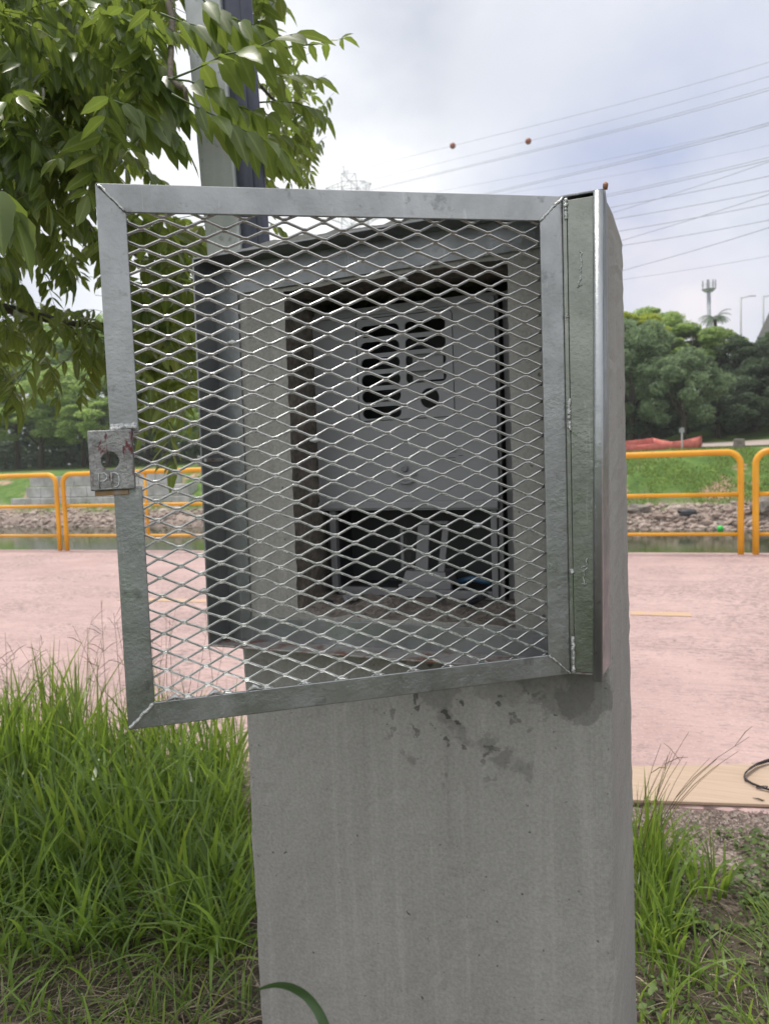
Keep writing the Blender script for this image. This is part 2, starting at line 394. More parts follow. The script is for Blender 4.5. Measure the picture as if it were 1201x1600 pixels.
# lock cover on the free edge, with its keyhole and the raised weld letters P D
b = MB()
def lk(w_, z, n_): return dp(w_, z, n_)
LW0, LW1, LZ0, LZ1 = .5185, .5640, .2715, .3365
hc = (.5425, .3030); R = .0092; n0 = .0100; N = 24
def ringpt(t): 
    dx, dz = math.cos(t), math.sin(t)
    s_ = min(((LW1-hc[0]) if dx > 0 else (hc[0]-LW0))/max(abs(dx), 1e-6), ((LZ1-hc[1]) if dz > 0 else (hc[1]-LZ0))/max(abs(dz), 1e-6))
    return hc[0]+dx*s_, hc[1]+dz*s_
angs = sorted([2*math.pi*i/N for i in range(N)]+[math.atan2(zz-hc[1], ww-hc[0]) % (2*math.pi) for ww in (LW0, LW1) for zz in (LZ0, LZ1)])
V = []
for t in angs:
    ww, zz = ringpt(t)
    V += [lk(hc[0]+R*math.cos(t), hc[1]+R*math.sin(t), n0), lk(ww, zz, n0), lk(hc[0]+R*math.cos(t), hc[1]+R*math.sin(t), n0-.0025), lk(ww, zz, n0-.0025)]
nn = len(angs); Fc = []
for i in range(nn):
    j = (i+1) % nn
    Fc += [(4*i, 4*i+1, 4*j+1, 4*j), (4*i+2, 4*j+2, 4*j+3, 4*i+3), (4*i, 4*j, 4*j+2, 4*i+2), (4*i+1, 4*i+3, 4*j+3, 4*j+1)]
b.add(V, Fc)
def lbox(w0, w1, z0, z1, a_, c_): b.hexa([lk(w0, z0, a_), lk(w1, z0, a_), lk(w1, z1, a_), lk(w0, z1, a_), lk(w0, z0, c_), lk(w1, z0, c_), lk(w1, z1, c_), lk(w0, z1, c_)])
lbox(LW1-.003, LW1, LZ0, LZ1, -.022, n0-.0026); lbox(LW0, LW0+.003, LZ0, LZ1, -.003, n0-.0026)
lbox(LW0+.0031, LW1-.0031, LZ1-.003, LZ1, -.006, n0-.0026); lbox(LW0+.0031, LW1-.0031, LZ0, LZ0+.003, -.012, n0-.0026)
lock = b.build('lock_cover', lock_mat, door, bevel=.0012)
lock['label'] = 'silver lock cover with round keyhole and the weld letters PD'
b = MB()
def stroke(pts, r=.0009): b.tube([lk(w_, z, n0+.0003) for w_, z in pts], r, 6)
# the w axis runs to the viewer's left, so letters are laid out with w falling toward the right
def L(x, y): return (.5580-x, .2735+y)
stroke([L(.0035, .0000), L(.0032, .0165), L(.0090, .0168), L(.0115, .0140), L(.0112, .0105), L(.0085, .0082), L(.0040, .0080)])
stroke([L(.0165, .0008), L(.0160, .0168), L(.0200, .0166), L(.0228, .0145), L(.0240, .0088), L(.0230, .0032), L(.0205, .0010), L(.0165, .0008)])
stroke([L(.0035, -.0008), L(.0150, -.0005), L(.0270, -.0006)], .0004)
b.build('weld_lettering', weld, lock, smooth=True)
b = MB(); bead(b, dp(.5400, .3380, .002), dp(.5150, .3390, .002), .0035, 12, .0007); bead(b, dp(.5400, .3410, -.0005), dp(.5150, .3415, -.0005), .0026, 12); b.build('weld_bead', weld, lock, smooth=True)
b = MB(); lbox(.5260, .5610, .2655, .2712, -.012, .004); b.build('latch_tongue', material('ochre_primer_steel', lambda k: k.bsdf(k.ramp(k.noise(k.pos(), 60, 4), [(.4, (.34, .20, .09)), (.62, (.36, .35, .34))]), .5, .3)), lock, bevel=.0006)
# hinge side: leaf plate, hinge rod
b = MB()
b.hexa([(.5625, -.0555, .004), (.5870, -.0555, .0045), (.5870, -.0525, .0045), (.5625, -.0525, .004), (.5630, -.0555, .5935), (.5945, -.0555, .5935), (.5945, -.0525, .5935), (.5630, -.0525, .5935)])
b.box((.5574, -.0562, .003), (.5624, -.0505, .5945))
hp = b.build('hinge_plate', steel_hinge, pil, bevel=.0008)
b = MB(); bead(b, (.5612, -.0565, .570), (.5612, -.0565, .5945), .0020, 20, .0004); bead(b, (.5612, -.0565, .313), (.5612, -.0565, .352), .0024, 20, .0005); bead(b, (.5612, -.0565, .004), (.5612, -.0565, .050), .0024, 20, .0005)
bead(b, (.5612, -.0565, .1325), (.5612, -.0565, .1360), .003, 4); bead(b, (.5612, -.0565, .452), (.5612, -.0565, .455), .002, 4)
bead(b, (.5770, -.0562, .488), (.5790, -.0562, .530), .0009, 16, .0010); bead(b, (.5740, -.0562, .487), (.5790, -.0562, .489), .0008, 6); bead(b, (.5760, -.0562, .505), (.5790, -.0562, .508), .0007, 6)
bead(b, (.5760, -.0562, .115), (.5790, -.0562, .150), .0007, 12, .0010); bead(b, (.5735, -.0562, .118), (.5790, -.0562, .1185), .0008, 6); bead(b, (.5735, -.0562, .140), (.5780, -.0562, .1415), .0008, 6)
b.build('weld_bead', weld, hp, smooth=True)
b = MB(); b.tube([(.5915, -.0575, -.004), (.6005, -.0575, .597)], .0060, 16); 
b.build('hinge_rod', material('bright_galvanized_rod', galv((.34, .36, .375), (.50, .52, .54), .38, .8)), pil, smooth=True)
b = MB(); b.tube([(.6075, -.050, .600), (.6085, -.052, .606), (.6088, -.0535, .607)], [.0030, .0034, .0018], 10); b.build('rod_stub', material('rusty_orange_steel', lambda k: k.bsdf((.30, .15, .09), .6, .2)), pil, smooth=True)
# ------------------------------------------------------------------ plastic meter box sitting in the recess
mbx = empty('meter_box', (.285, .12, .068), 'empty grey plastic meter box with slotted cover sitting inside the pillar recess', 'meter box')
YB = .085
BX0, BX1, BZ0, BZ1 = .1365, .4375, .068, .527
b = MB()
b.box((BX0, YB+.012, BZ1-.004), (BX1, .185, BZ1)); b.box((BX0, YB+.012, BZ0), (BX1, .185, BZ0+.004))
b.box((BX0, YB+.012, BZ0+.0042), (BX0+.004, .185, BZ1-.0042)); b.box((BX1-.004, YB+.012, BZ0+.0042), (BX1, .185, BZ1-.0042))
b.box((BX0+.0042, .180, BZ0+.0042), (BX1-.0042, .184, BZ1-.0042))
b.build('box_shell', box_dark, mbx)
b = MB()
b.box((.1465, YB, .0680), (.1575, YB+.012, .207)); b.box((.4195, YB, .0680), (.4295, YB+.012, .207)); b.box((.1577, YB+.001, .0640), (.4193, YB+.012, .0765))
b.box((.4300, YB+.006, .062), (.4375, YB+.018, .524)); b.box((.4400, YB+.022, .062), (.4700, YB+.030, .530))
b.build('front_frame', box_light, mbx, bevel=.001)
# cover with slots
def rrect(x0, x1, z0, z1, r, n=6):
    P = []
    for cx, cz, a0 in ((x1-r, z1-r, 0), (x0+r, z1-r, 90), (x0+r, z0+r, 180), (x1-r, z0+r, 270)):
        for i in range(n+1):
            a = math.radians(a0+90*i/n); P.append((cx+r*math.cos(a), cz+r*math.sin(a)))
    return P
holes = []
lx0, lx1, rx0, rx1 = .2150, .2815, .2915, .3570
zt = .4960
for i in range(6): holes.append(rrect(lx0, lx1, zt-.0255*i-.0185+.0*i, zt-.0255*i, .0088))
for i in range(4): holes.append(rrect(rx0, rx1, zt-.0255*i-.0185, zt-.0255*i, .0070))
holes.append([(.329+.0155*math.cos(a), .3765+.0155*math.sin(a)) for a in [2*math.pi*i/20 for i in range(20)]])
def plate_with_holes(name, outer, holes, y, depth, mat, parent, bevel=0):
    cu = bpy.data.curves.new(name, 'CURVE'); cu.dimensions = '2D'; cu.fill_mode = 'BOTH'; cu.extrude = depth/2
    for P in [outer]+holes:
        s_ = cu.splines.new('POLY'); s_.points.add(len(P)-1); s_.use_cyclic_u = True
        for p, (x, z) in zip(s_.points, P): p.co = (x, z, 0, 1)
    tmp = bpy.data.objects.new('tmp', cu); col.objects.link(tmp)
    me = bpy.data.meshes.new_from_object(tmp.evaluated_get(bpy.context.evaluated_depsgraph_get())) if False else None
    bpy.context.view_layer.update()
    me = bpy.data.meshes.new_from_object(tmp.evaluated_get(bpy.context.evaluated_depsgraph_get()))
    bpy.data.objects.remove(tmp)
    off = root_loc(parent)
    for v in me.vertices:
        x, z, yy = v.co; v.co = (x-off[0], y+depth/2-yy-off[1], z-off[2])
    me.materials.clear(); me.materials.append(mat); me.name = name; me.update()
    o = bpy.data.objects.new(name, me); col.objects.link(o); o.parent = parent
    return o
cover = plate_with_holes('cover', rrect(BX0-.006, .4335, .2065, .5200, .004, 3), holes, YB-.0015, .003, box_grey, mbx)
b = MB()
b.box((BX0-.006, YB-.006, .2035), (.4335, YB+.004, .2063)); b.box((BX0-.006, YB-.0085, .2063), (.4335, YB-.0017, .2165))
b.build('cover_lip', box_grey, cover, bevel=.0010); b = MB()
b.box((BX0-.0045, YB+.0020, .5202), (.4365, YB+.010, .5262)); b.box((.150, YB-.0045, .5120), (.4250, YB-.0017, .5150))
b.build('top_rail', box_grey, mbx, bevel=.0010)
b = MB(); rr_ = rrect(.2085, .3685, .3465, .5075, .008)
b.tube([(x, YB-.0017, z) for x, z in rr_+[rr_[0]]], .0007, 6); b.build('window_rim', box_dark, cover)
b = MB(); b.tube([(.2851, YB-.0017, .2690), (.2851, YB-.006, .2690)], .0052, 14); b.tube([(.2851+.0035*math.cos(a), YB-.0065, .2690+.0035*math.sin(a)) for a in np.linspace(0, 2*math.pi, 13)], .0009, 6, cap=False)
b.build('seal_screw', box_grey, cover, smooth=True)
b = MB(); b.hexa([(.270, YB-.0017, .2600), (.305, YB-.0017, .2600), (.302, YB-.0017, .2660), (.273, YB-.0017, .2660), (.272, YB-.0075, .2590), (.303, YB-.0075, .2590), (.300, YB-.0017, .2655), (.275, YB-.0017, .2655)])
b.tube([(.276, YB-.002, .250), (.280, YB-.008, .247), (.287, YB-.009, .246), (.294, YB-.006, .247), (.298, YB-.002, .250)], .0025, 8)
b.build('latch_boss', box_grey, cover, bevel=.001)
b = MB()
for x0, x1, z in ((.3600, .3700, .2915), (.3620, .3690, .2955), (.3545, .3680, .2830), (.3730, .3800, .2860), (.3600, .3680, .2790)): b.box((x0, YB-.0022, z), (x1, YB-.0016, z+.0009))
b.build('embossed_marking', box_dark, cover)
# blind plates left behind the slots and a broken bracket in the open lower bay
b = MB(); b.box((.300, YB+.006, .405), (.3500, YB+.0075, .452)); b.build('inner_plate', box_grey, mbx)
b = MB()
b.hexa([(.262, .105, .078), (.345, .098, .078), (.345, .150, .078), (.262, .150, .078), (.268, .112, .102), (.338, .106, .102), (.338, .150, .102), (.268, .150, .102)])
b.hexa([(.285, .110, .1022), (.308, .109, .1022), (.308, .114, .1022), (.285, .115, .1022), (.292, .112, .178), (.312, .111, .178), (.312, .116, .178), (.292, .117, .178)])
b.hexa([(.325, .106, .1022), (.337, .105, .1022), (.337, .110, .1022), (.325, .111, .1022), (.334, .112, .176), (.345, .111, .176), (.345, .116, .176), (.334, .117, .176)])
b.box((.300, .108, .1785), (.345, .118, .184)); b.box((.2570, .120, .100), (.2630, .130, .170))
b.hexa([(.262, .094, .0760), (.350, .094, .0760), (.352, .100, .0760), (.262, .100, .0760), (.262, .094, .0825), (.352, .094, .0900), (.352, .0975, .0900), (.262, .0975, .0825)])
b.build('broken_bracket', box_light, mbx, bevel=.0012)
b = MB(); b.tube([(.352, .13, .083), (.375, .128, .090), (.398, .125, .086), (.412, .128, .084)], .005, 8); b.build('blue_wire', blue_pl, mbx, smooth=True)
# rubbish on the sill in front of the box
def chip(name, x, y, z, s_, mat_, label, grp=None, seed=0, cat='debris'):
    r_ = np.random.default_rng(seed); import bmesh
    bm = bmesh.new(); bmesh.ops.create_icosphere(bm, subdivisions=2, radius=1)
    for v in bm.verts:
        kf = 1+r_.normal(0, .16); v.co = Vector((v.co.x*s_[0]*kf, v.co.y*s_[1]*kf, v.co.z*s_[2]*kf))
    me = bpy.data.meshes.new(name); bm.to_mesh(me); bm.free(); me.materials.append(mat_)
    o = bpy.data.objects.new(name, me); col.objects.link(o); o.location = (x, y, z); o.rotation_euler = (r_.uniform(-.2, .2), r_.uniform(-.2, .2), r_.uniform(0, 3))
    return tag(o, label, cat, grp)
chip('plastic_disc', .196, .055, .0665, (.017, .013, .006), box_light, 'round grey plastic cap lying on the recess sill at the left', None, 5, 'plastic disc')
chip('mortar_chip', .158, .045, .060, (.010, .004, .002), black_pl, 'small black plastic scrap on the sill, left of the grey cap', None, 6)
chip('mortar_chip', .345, .062, .070, (.022, .006, .004), black_pl, 'ribbed black plastic scrap at the centre of the recess sill', None, 7)
chip('plastic_scrap', .400, .060, .069, (.034, .007, .004), black_pl, 'long black plastic strip at the right end of the recess sill', None, 8)
# small crumbs of mortar scattered on the sill (uncountable)
V = []; T = []
r_ = np.random.default_rng(21)
for i in range(260):
    c0 = np.array([r_.uniform(.135, .465), r_.uniform(.012, .078), 0]); s0 = r_.uniform(.0008, .0030)
    c0[2] = .047+.017*min(1, c0[1]/.0845)+.0005
    tet = np.array([(1, 0, -.3), (-.6, .8, -.3), (-.6, -.8, -.3), (0, 0, .9)])*s0*r_.uniform(.6, 1.4, (4, 1))
    a = r_.uniform(0, 6.28); Rz = np.array([[math.cos(a), -math.sin(a), 0], [math.sin(a), math.cos(a), 0], [0, 0, 1]])
    n0_ = len(V); V += list(c0+tet@Rz.T); T += [(n0_, n0_+1, n0_+3), (n0_+1, n0_+2, n0_+3), (n0_+2, n0_, n0_+3), (n0_, n0_+2, n0_+1)]
o = np_mesh('mortar_crumbs', V, [], mortar, None, (.3, .04, .06), tris=T); tag(o, 'crumbled mortar scattered on the sill under the meter box', 'mortar crumbs', kind='stuff')
# ------------------------------------------------------------------ ground sheet, river channel, banks
YWL = 30.45; ZW = -2.866; MND = on_y(1235, 670, 62)
def terr(x, y):
    v = (y-1.94)*math.cos(.0908)-(x-.72)*math.sin(.0908)     # distance across the path, zero at its near edge
    n_ = math.sin(x*.9+y*.4)*.5+math.sin(x*2.3-y*1.1)*.3
    if v < 7.6: z = ZG-.012 - (.012 if v > .3 else 0)
    elif v < 12: z = ZG-.1-(v-7.6)*.62
    else: z = -3.8
    if v < -.2: z += .010*math.sin(x*5)*math.sin(y*4)
    if y > 24:
        yy = [24, 28, YWL, 31.2, 32.2, 33.4, 35.2, 36.8, 38.4, 60, 90, 200, 3000]
        
        zz = [-3.8, -3.4, ZW, -2.35, -2.02, -1.30, -.45, .22, .30, 1.0, 1.2, 1.0, -2]
        z2 = float(np.interp(y, yy, zz)); 
        if 30.6 < y < 37: z2 += .10*n_
        z2 += 1.3*math.exp(-((x-MND[0])**2+(y-MND[1])**2)/60)*min(1, max(0, (y-46)/8))
        z = z2
    return z
X = np.concatenate([[-3000, -800, -300, -150], np.arange(-90, -14, 1.0), np.arange(-14, -3, .5), np.arange(-3, 3, .12), np.arange(3, 14, .5), np.arange(14, 60, 1.5), [80, 150, 300, 800, 3000]])
Yg = np.concatenate([[-3000, -500, -100, -30, -10, -6], np.arange(-4, 3, .12), np.arange(3, 10, .5), np.arange(10, 29, .7), np.arange(29, 39, .28), np.arange(39, 62, 1.2), [70, 90, 130, 200, 400, 1000, 3000]])
nx, ny = len(X), len(Yg)
V = [(x, y, terr(x, y)) for y in Yg for x in X]
Q = [(j*nx+i, j*nx+i+1, (j+1)*nx+i+1, (j+1)*nx+i) for j in range(ny-1) for i in range(nx-1)]
def m_ground(k):
    p = k.pos(); sep = k.n('ShaderNodeSeparateXYZ'); k.put(sep.inputs[0], p); y = sep.outputs[1]; x = sep.outputs[0]
    wy = k.math('ADD', y, k.math('MULTIPLY', k.math('SUBTRACT', k.noise(p, .7, 5, .6), .5), 3.2))
    # near: dark soil with pale gravel
    soil = k.ramp(k.noise(p, 7, 6, .65), [(.32, (.030, .024, .018)), (.60, (.085, .068, .052)), (.75, (.14, .115, .09))])
    gr = k.n('ShaderNodeTexVoronoi'); k.put(gr.inputs['Vector'], p); gr.inputs['Scale'].default_value = 95
    gcol = k.ramp(gr.outputs['Color'], [(.1, (.10, .08, .07)), (.5, (.26, .20, .17)), (.9, (.46, .38, .34))])
    edge = k.ramp(k.math('ADD', y, k.math('MULTIPLY', k.noise(p, 5, 4), .5)), [(0, 0.), (1, 1.)])
    gf = k.ramp(k.math('MULTIPLY', k.math('SUBTRACT', k.math('ADD', y, k.math('MULTIPLY', k.noise(p, 6, 5), .7)), 1.45), 1.2), [(.25, .10), (.6, .9)])
    near = k.mix(gf, soil, gcol)
    near = k.mix(k.ramp(y, [(0., 1.), (1., 0.)]), near, (.05, .085, .02)) if False else near
    # behind the viewer: grass
    gb = k.ramp(k.math('MULTIPLY', k.math('ADD', y, 5), .35), [(0., 1.), (1., 0.)])
    near = k.mix(gb, near, (.055, .11, .022))
    # river bank
    rocky = k.ramp(k.noise(p, 2.2, 7, .7), [(.3, (.17, .135, .115)), (.55, (.34, .27, .235)), (.75, (.46, .38, .33))])
    grass = k.ramp(k.noise(p, 1.3, 7, .7), [(.3, (.060, .115, .028)), (.55, (.115, .20, .045)), (.75, (.20, .28, .07))])
    bare = k.ramp(k.noise(k.map(p, (1, 1, 1), (4, 2, 0)), .42, 6, .6), [(.56, 0.), (.63, 1.)])
    grass = k.mix(bare, grass, k.ramp(k.noise(p, 3, 5), [(.3, (.36, .22, .16)), (.7, (.52, .36, .28))]))
    bank = k.mix(k.ramp(k.math('MULTIPLY', k.math('SUBTRACT', wy, 31.4), .6), [(0., 0.), (1., 1.)]), rocky, grass)
    wet = k.ramp(k.math('MULTIPLY', k.math('SUBTRACT', sep.outputs[2], ZW), 3.), [(0., 1.), (1., 0.)])
    bank = k.mix(k.math('MULTIPLY', wet, .6), bank, (.06, .055, .045))
    plateau = k.ramp(k.noise(p, .35, 6, .6), [(.35, (.055, .095, .022)), (.6, (.11, .17, .04)), (.72, (.22, .17, .12))])
    bank = k.mix(k.ramp(k.math('MULTIPLY', k.math('SUBTRACT', y, 38.), .5), [(0., 0.), (1., 1.)]), bank, plateau)
    c = k.mix(k.ramp(k.math('MULTIPLY', k.math('SUBTRACT', y, 9.5), .3), [(0., 0.), (1., 1.)]), near, bank)
    b1 = k.bump(k.noise(p, 30, 6, .7), .8, .02); b2 = k.bump(k.noise(p, 3, 6, .7), .6, .12, b1)
    return k.bsdf(c, .95, 0, b2, .2)
g = np_mesh('ground', V, Q, material('soil_and_bank', m_ground), None, (0, 0, 0), smooth=True); tag(g, kind='structure')
# water
b = MB(); b.add([(-1500, 8, ZW), (1500, 8, ZW), (1500, 31.5, ZW), (-1500, 31.5, ZW)], [(0, 1, 2, 3)])
def m_water(k):
    p = k.pos()
    c = k.ramp(k.noise(k.map(p, (.3, 1, 1)), .6, 4), [(.3, (.030, .042, .014)), (.7, (.05, .065, .025))])
    return k.bsdf(c, .06, 0, k.bump(k.noise(k.map(p, (1, 3, 1)), 2.2, 4, .6), .10, .02), .5)
o = b.build('river_water', material('murky_green_water', m_water)); tag(o, kind='structure')
# pink cycle path
e1 = np.array([math.cos(.0908), math.sin(.0908), 0]); e2 = np.array([-math.sin(.0908), math.cos(.0908), 0]); P0 = np.array([.72, 1.94, 0])
def pp(u_, v, z): return P0+e1*u_+e2*v+np.array([0, 0, z])
nu = 160
V = []; us = np.linspace(-60, 60, nu+1)
ue = np.sort(np.concatenate([us, np.arange(-3, 4, .03)]))
r_ = np.random.default_rng(5)
for u_ in ue:
    v0 = .012*math.sin(u_*9)+r_.normal(0, .006)
    V += [pp(u_, v0-.01, ZG-.06), pp(u_, v0, ZG-.006), pp(u_, v0+.015, ZG), pp(u_, 7.43, ZG), pp(u_, 7.45, ZG-.3)]
Q = [(i*5+j, (i+1)*5+j, (i+1)*5+j+1, i*5+j+1) for i in range(len(ue)-1) for j in range(4)]
def m_path(k):
    p = k.map(k.pos(), (1, 1, 1), (0, 0, 0), (0, 0, -.0908)); 
    c = k.ramp(k.noise(p, 1.1, 6, .6), [(.3, (.40, .272, .258)), (.7, (.52, .370, .348))])
    st = k.noise(k.map(p, (.45, 9, 1)), 1.3, 7, .68, .3)
    c = k.mix(k.ramp(st, [(.50, 0.), (.68, .55)]), c, (.36, .25, .245))
    st2 = k.noise(k.map(p, (1.2, 24, 1)), 1.1, 6, .7, .5)
    c = k.mix(k.ramp(st2, [(.56, 0.), (.70, .5)]), c, (.24, .18, .175))
    cr = k.noise(k.map(p, (7, 14, 1)), 2.6, 8, .72, .6)
    near = k.ramp(k.noise(k.map(p, (.8, 1, 1)), 1.0, 3), [(.40, .1), (.6, 1.)])
    c = k.mix(k.math('MULTIPLY', k.ramp(cr, [(.50, 0.), (.57, .85)]), near), c, (.15, .125, .12))
    sp = k.noise(k.map(p, (3, 7, 1)), 5, 6, .7, 1.)
    c = k.mix(k.ramp(sp, [(.57, 0.), (.63, .7)]), c, (.20, .155, .15))
    c = k.mix(k.ramp(k.noise(p, 60, 4, .6), [(.55, 0.), (.7, .35)]), c, (.68, .56, .53))
    sep = k.n('ShaderNodeSeparateXYZ'); k.put(sep.inputs[0], p)
    return k.bsdf(c, .82, 0, k.bump(k.noise(p, 90, 5, .7), .35, .003), .3)
o = np_mesh('cycle_path', V, Q, material('pink_path_paint', m_path), None, (0, 0, 0)); tag(o, kind='structure')
yel = material('worn_yellow_paint', lambda k: k.bsdf(k.mix(k.ramp(k.noise(k.pos(), 14, 6, .7), [(.36, .25), (.58, .9)]), (.56, .36, .12), (.47, .33, .29)), .8))
def uv_of(x, y): P = on_z(x, y, ZG); d = P-P0; return d@e1, d@e2
b = MB()
for (xa, xb, yy) in ((180, 335, 938), (985, 1080, 962)):
    ua, va = uv_of(xa, yy); ub, vb = uv_of(xb, yy)
    v0 = 3.50
    V = [pp(ua, v0-.075, ZG+.004), pp(ub, v0-.075, ZG+.004), pp(ub, v0+.075, ZG+.004), pp(ua, v0+.075, ZG+.004)]; b.add(V, [(0, 1, 2, 3)])
print('yellow line v', uv_of(260, 940), uv_of(1040, 961))
o = b.build('lane_marking', yel); tag(o, kind='structure')
# plywood board and the black strap lying on it
wood = material('plywood', lambda k: k.bsdf(k.mix(k.ramp(k.noise(k.map(k.pos(), (2.5, 40, 5), rot=(0, 0, -.1)), 1.5, 5, .6, .6), [(.35, 0.), (.7, .7)]), (.47, .35, .265), (.36, .26, .18)), .7, 0, k.bump(k.noise(k.map(k.pos(), (4, 90, 5)), 1, 4), .2, .002)))
zb = ZG+.004
c0, c1, c2, c3 = on_z(940, 1253, zb), on_z(1260, 1264, zb), on_z(1290, 1196, zb), on_z(960, 1202, zb)
b = MB(); b.hexa([tuple(c0), tuple(c1), tuple(c2), tuple(c3)]+[tuple(c_+np.array([0, 0, .012])) for c_ in (c0, c1, c2, c3)])
o = b.build('plywood_board', wood, None, tuple(c0), bevel=.002); tag(o, 'pale plywood board lying flat at the edge of the pink path', 'board')
zt_ = zb+.0125
pts = [on_z(x, y, zt_) for x, y in ((1250, 1180), (1215, 1190), (1195, 1194), (1180, 1199), (1168, 1207), (1161, 1215), (1163, 1222), (1175, 1228), (1190, 1234), (1210, 1240), (1250, 1243))]
V = []; 
for i, p in enumerate(pts):
    t_ = i/(len(pts)-1); hgt = .020 if i < 6 else .012; lean = .010*math.sin(t_*5)
    d = pts[min(i+1, len(pts)-1)]-pts[max(i-1, 0)]; nrm = np.array([-d[1], d[0], 0]); nrm /= np.linalg.norm(nrm)
    lift = .002+.003*abs(math.sin(i*1.3))
    V += [p+nrm*.0012+(0, 0, lift), p-nrm*.0012+(0, 0, lift), p-nrm*(.0012-lean)+(0, 0, lift+hgt), p+nrm*(.0012+lean)+(0, 0, lift+hgt)]
Q = [(i*4+j, i*4+(j+1) % 4, (i+1)*4+(j+1) % 4, (i+1)*4+j) for i in range(len(pts)-1) for j in range(4)]
st = empty('bag_strap', tuple(pts[5]), 'black webbing strap curling over the plywood board', 'strap')
np_mesh('webbing', V, Q, black_pl, st, smooth=True)
pb = pts[8]; b = MB()
ring = [pb+np.array([.020*math.cos(a), .009*math.sin(a), .010+.004*math.cos(a)]) for a in np.linspace(0, 2*math.pi, 15)]; b.tube(ring, .0022, 6); b.build('buckle', black_pl, st, smooth=True)
twig = material('dark_twig', lambda k: k.bsdf((.06, .045, .03), .8))
b = MB(); q0 = on_z(1185, 1251, zt_); b.tube([q0+np.array(v) for v in ((-.02, .008, .003), (0, 0, .006), (.012, -.004, .004), (.02, .002, .003))], [.001, .003, .0028, .001], 6)
o = b.build('dry_leaf', twig, None, tuple(q0)); tag(o, 'small dark dry leaf on the front edge of the plywood board', 'leaf')
# ------------------------------------------------------------------ yellow guardrail
def m_yel(k):
    p = k.pos()
    c = k.ramp(k.noise(p, 3, 5, .6), [(.3, (.70, .31, .018)), (.7, (.82, .41, .022))])
    c = k.mix(k.ramp(k.noise(p, 22, 5, .7), [(.66, 0.), (.72, .8)]), c, (.16, .07, .03))
    return k.bsdf(c, .42, 0, k.bump(k.noise(p, 40, 3), .1, .003))
rail_m = material('yellow_rail_paint', m_yel)
F0 = on_z(94.4, 860, ZG); F1 = on_z(1157, 866, ZG); fe = (F1-F0)/np.linalg.norm(F1-F0); FL = np.linalg.norm(F1-F0)
HT = 1.295; GAP = .145; PL = (FL-3*GAP)/3+.0
def panel(s0, s1, label):
    base = F0+fe*s0; e = empty('guardrail', tuple(base), label, 'guardrail', 'yellow guardrail panels along the river edge')
    def P(s_, z): return F0+fe*s_+np.array([0, 0, z])
    R_ = .16; pts = [P(s0, -.05)]
    pts += [P(s0, z) for z in (.4, .8)]
    pts += [P(s0+R_-R_*math.cos(a), HT-R_+R_*math.sin(a)) for a in np.linspace(0, math.pi/2, 7)]
    pts += [P(s1-R_+R_*math.sin(a), HT-R_+R_*math.cos(a)) for a in np.linspace(0, math.pi/2, 7)]
    pts += [P(s1, z) for z in (.8, .4, -.05)]
    b = MB(); b.tube(pts, .039, 12); b.build('outer_tube', rail_m, e, smooth=True)
    for z, r in ((.76, .028), (.255, .022)):
        b = MB(); b.tube([P(s0+.03, z), P(s1-.03, z)], r, 10); b.build('crossbar', rail_m, e, smooth=True)
    b = MB(); m_ = (s0+s1)/2-.05; b.tube([P(m_, .255), P(m_, HT-.03)], .024, 8); b.build('upright', rail_m, e, smooth=True)
panel(-3.3, 0, 'yellow guardrail panel at the far left, cut by the picture edge')
panel(GAP, GAP+PL, 'yellow guardrail panel seen partly through the open door mesh')
panel(3*GAP+2*PL, FL, 'yellow guardrail panel just right of the concrete pillar')
panel(FL+.17, FL+3.5, 'yellow guardrail panel at the far right, cut by the picture edge')
# ------------------------------------------------------------------ post and conduit rising behind the pillar
YP = .385
def rowpole(y, xl, xr, Y): a, c_ = on_y(xl, y, Y), on_y(xr, y, Y); return a[0], c_[0], (a[2]+c_[2])/2
r0_, r1_ = rowpole(40, 291, 346, YP), rowpole(365, 320, 373, YP)
def pole_x(z, i): 
    t = (z-r1_[2])/(r0_[2]-r1_[2]); return r1_[i]+(r0_[i]-r1_[i])*t
post_m = material('pale_galvanized_post', galv((.40, .42, .43), (.56, .58, .58), .5, .35))
zb_, zt2 = ZG-.1, 3.6
pm = empty('utility_post', ((pole_x(zb_, 0)+pole_x(zb_, 1))/2, YP+.03, ZG), 'pale grey square steel post rising behind the left end of the pillar', 'post')
b = MB(); b.hexa([(pole_x(z, i), y, z) for z in (zb_, zt2) for (i, y) in ((0, YP), (1, YP), (1, YP+.062), (0, YP+.062))]); b.build('shaft', post_m, pm, bevel=.004)
b = MB()
for z in (.75, 1.15, 2.2): b.box((pole_x(z, 0)-.003, YP-.004, z), (pole_x(z, 1)+.05, YP-.0008, z+.018)) if z > 1.2 else None
b.build('strap_band', post_m, pm)
q0_, q1_ = rowpole(40, 356, 390, YP+.03), rowpole(365, 375, 420, YP+.03)
def cx(z): t = (z-q1_[2])/(q0_[2]-q1_[2]); a = (q1_[0]+q1_[1])/2; c_ = (q0_[0]+q0_[1])/2; return a+(c_-a)*t
cr_ = (q1_[1]-q1_[0])/2
navy = material('dark_conduit_plastic', lambda k: k.bsdf(k.ramp(k.noise(k.pos(), 20, 3), [(.3, (.045, .05, .085)), (.7, (.075, .08, .125))]), .38))
ce = empty('cable_conduit', (cx(ZG), YP+.035, ZG), 'dark blue grey conduit pair running up beside the pale steel post', 'conduit')
b = MB(); b.tube([(cx(z)-.006, YP+.035, z) for z in (ZG-.1, 1, 2, 3.6)], cr_*.80, 20); b.build('conduit_pipe', navy, ce, smooth=True)
b = MB(); b.tube([(cx(z)+cr_*.55, YP+.03, z) for z in (ZG-.1, 1, 2, 3.6)], cr_*.42, 14); b.build('cable', navy, ce, smooth=True)
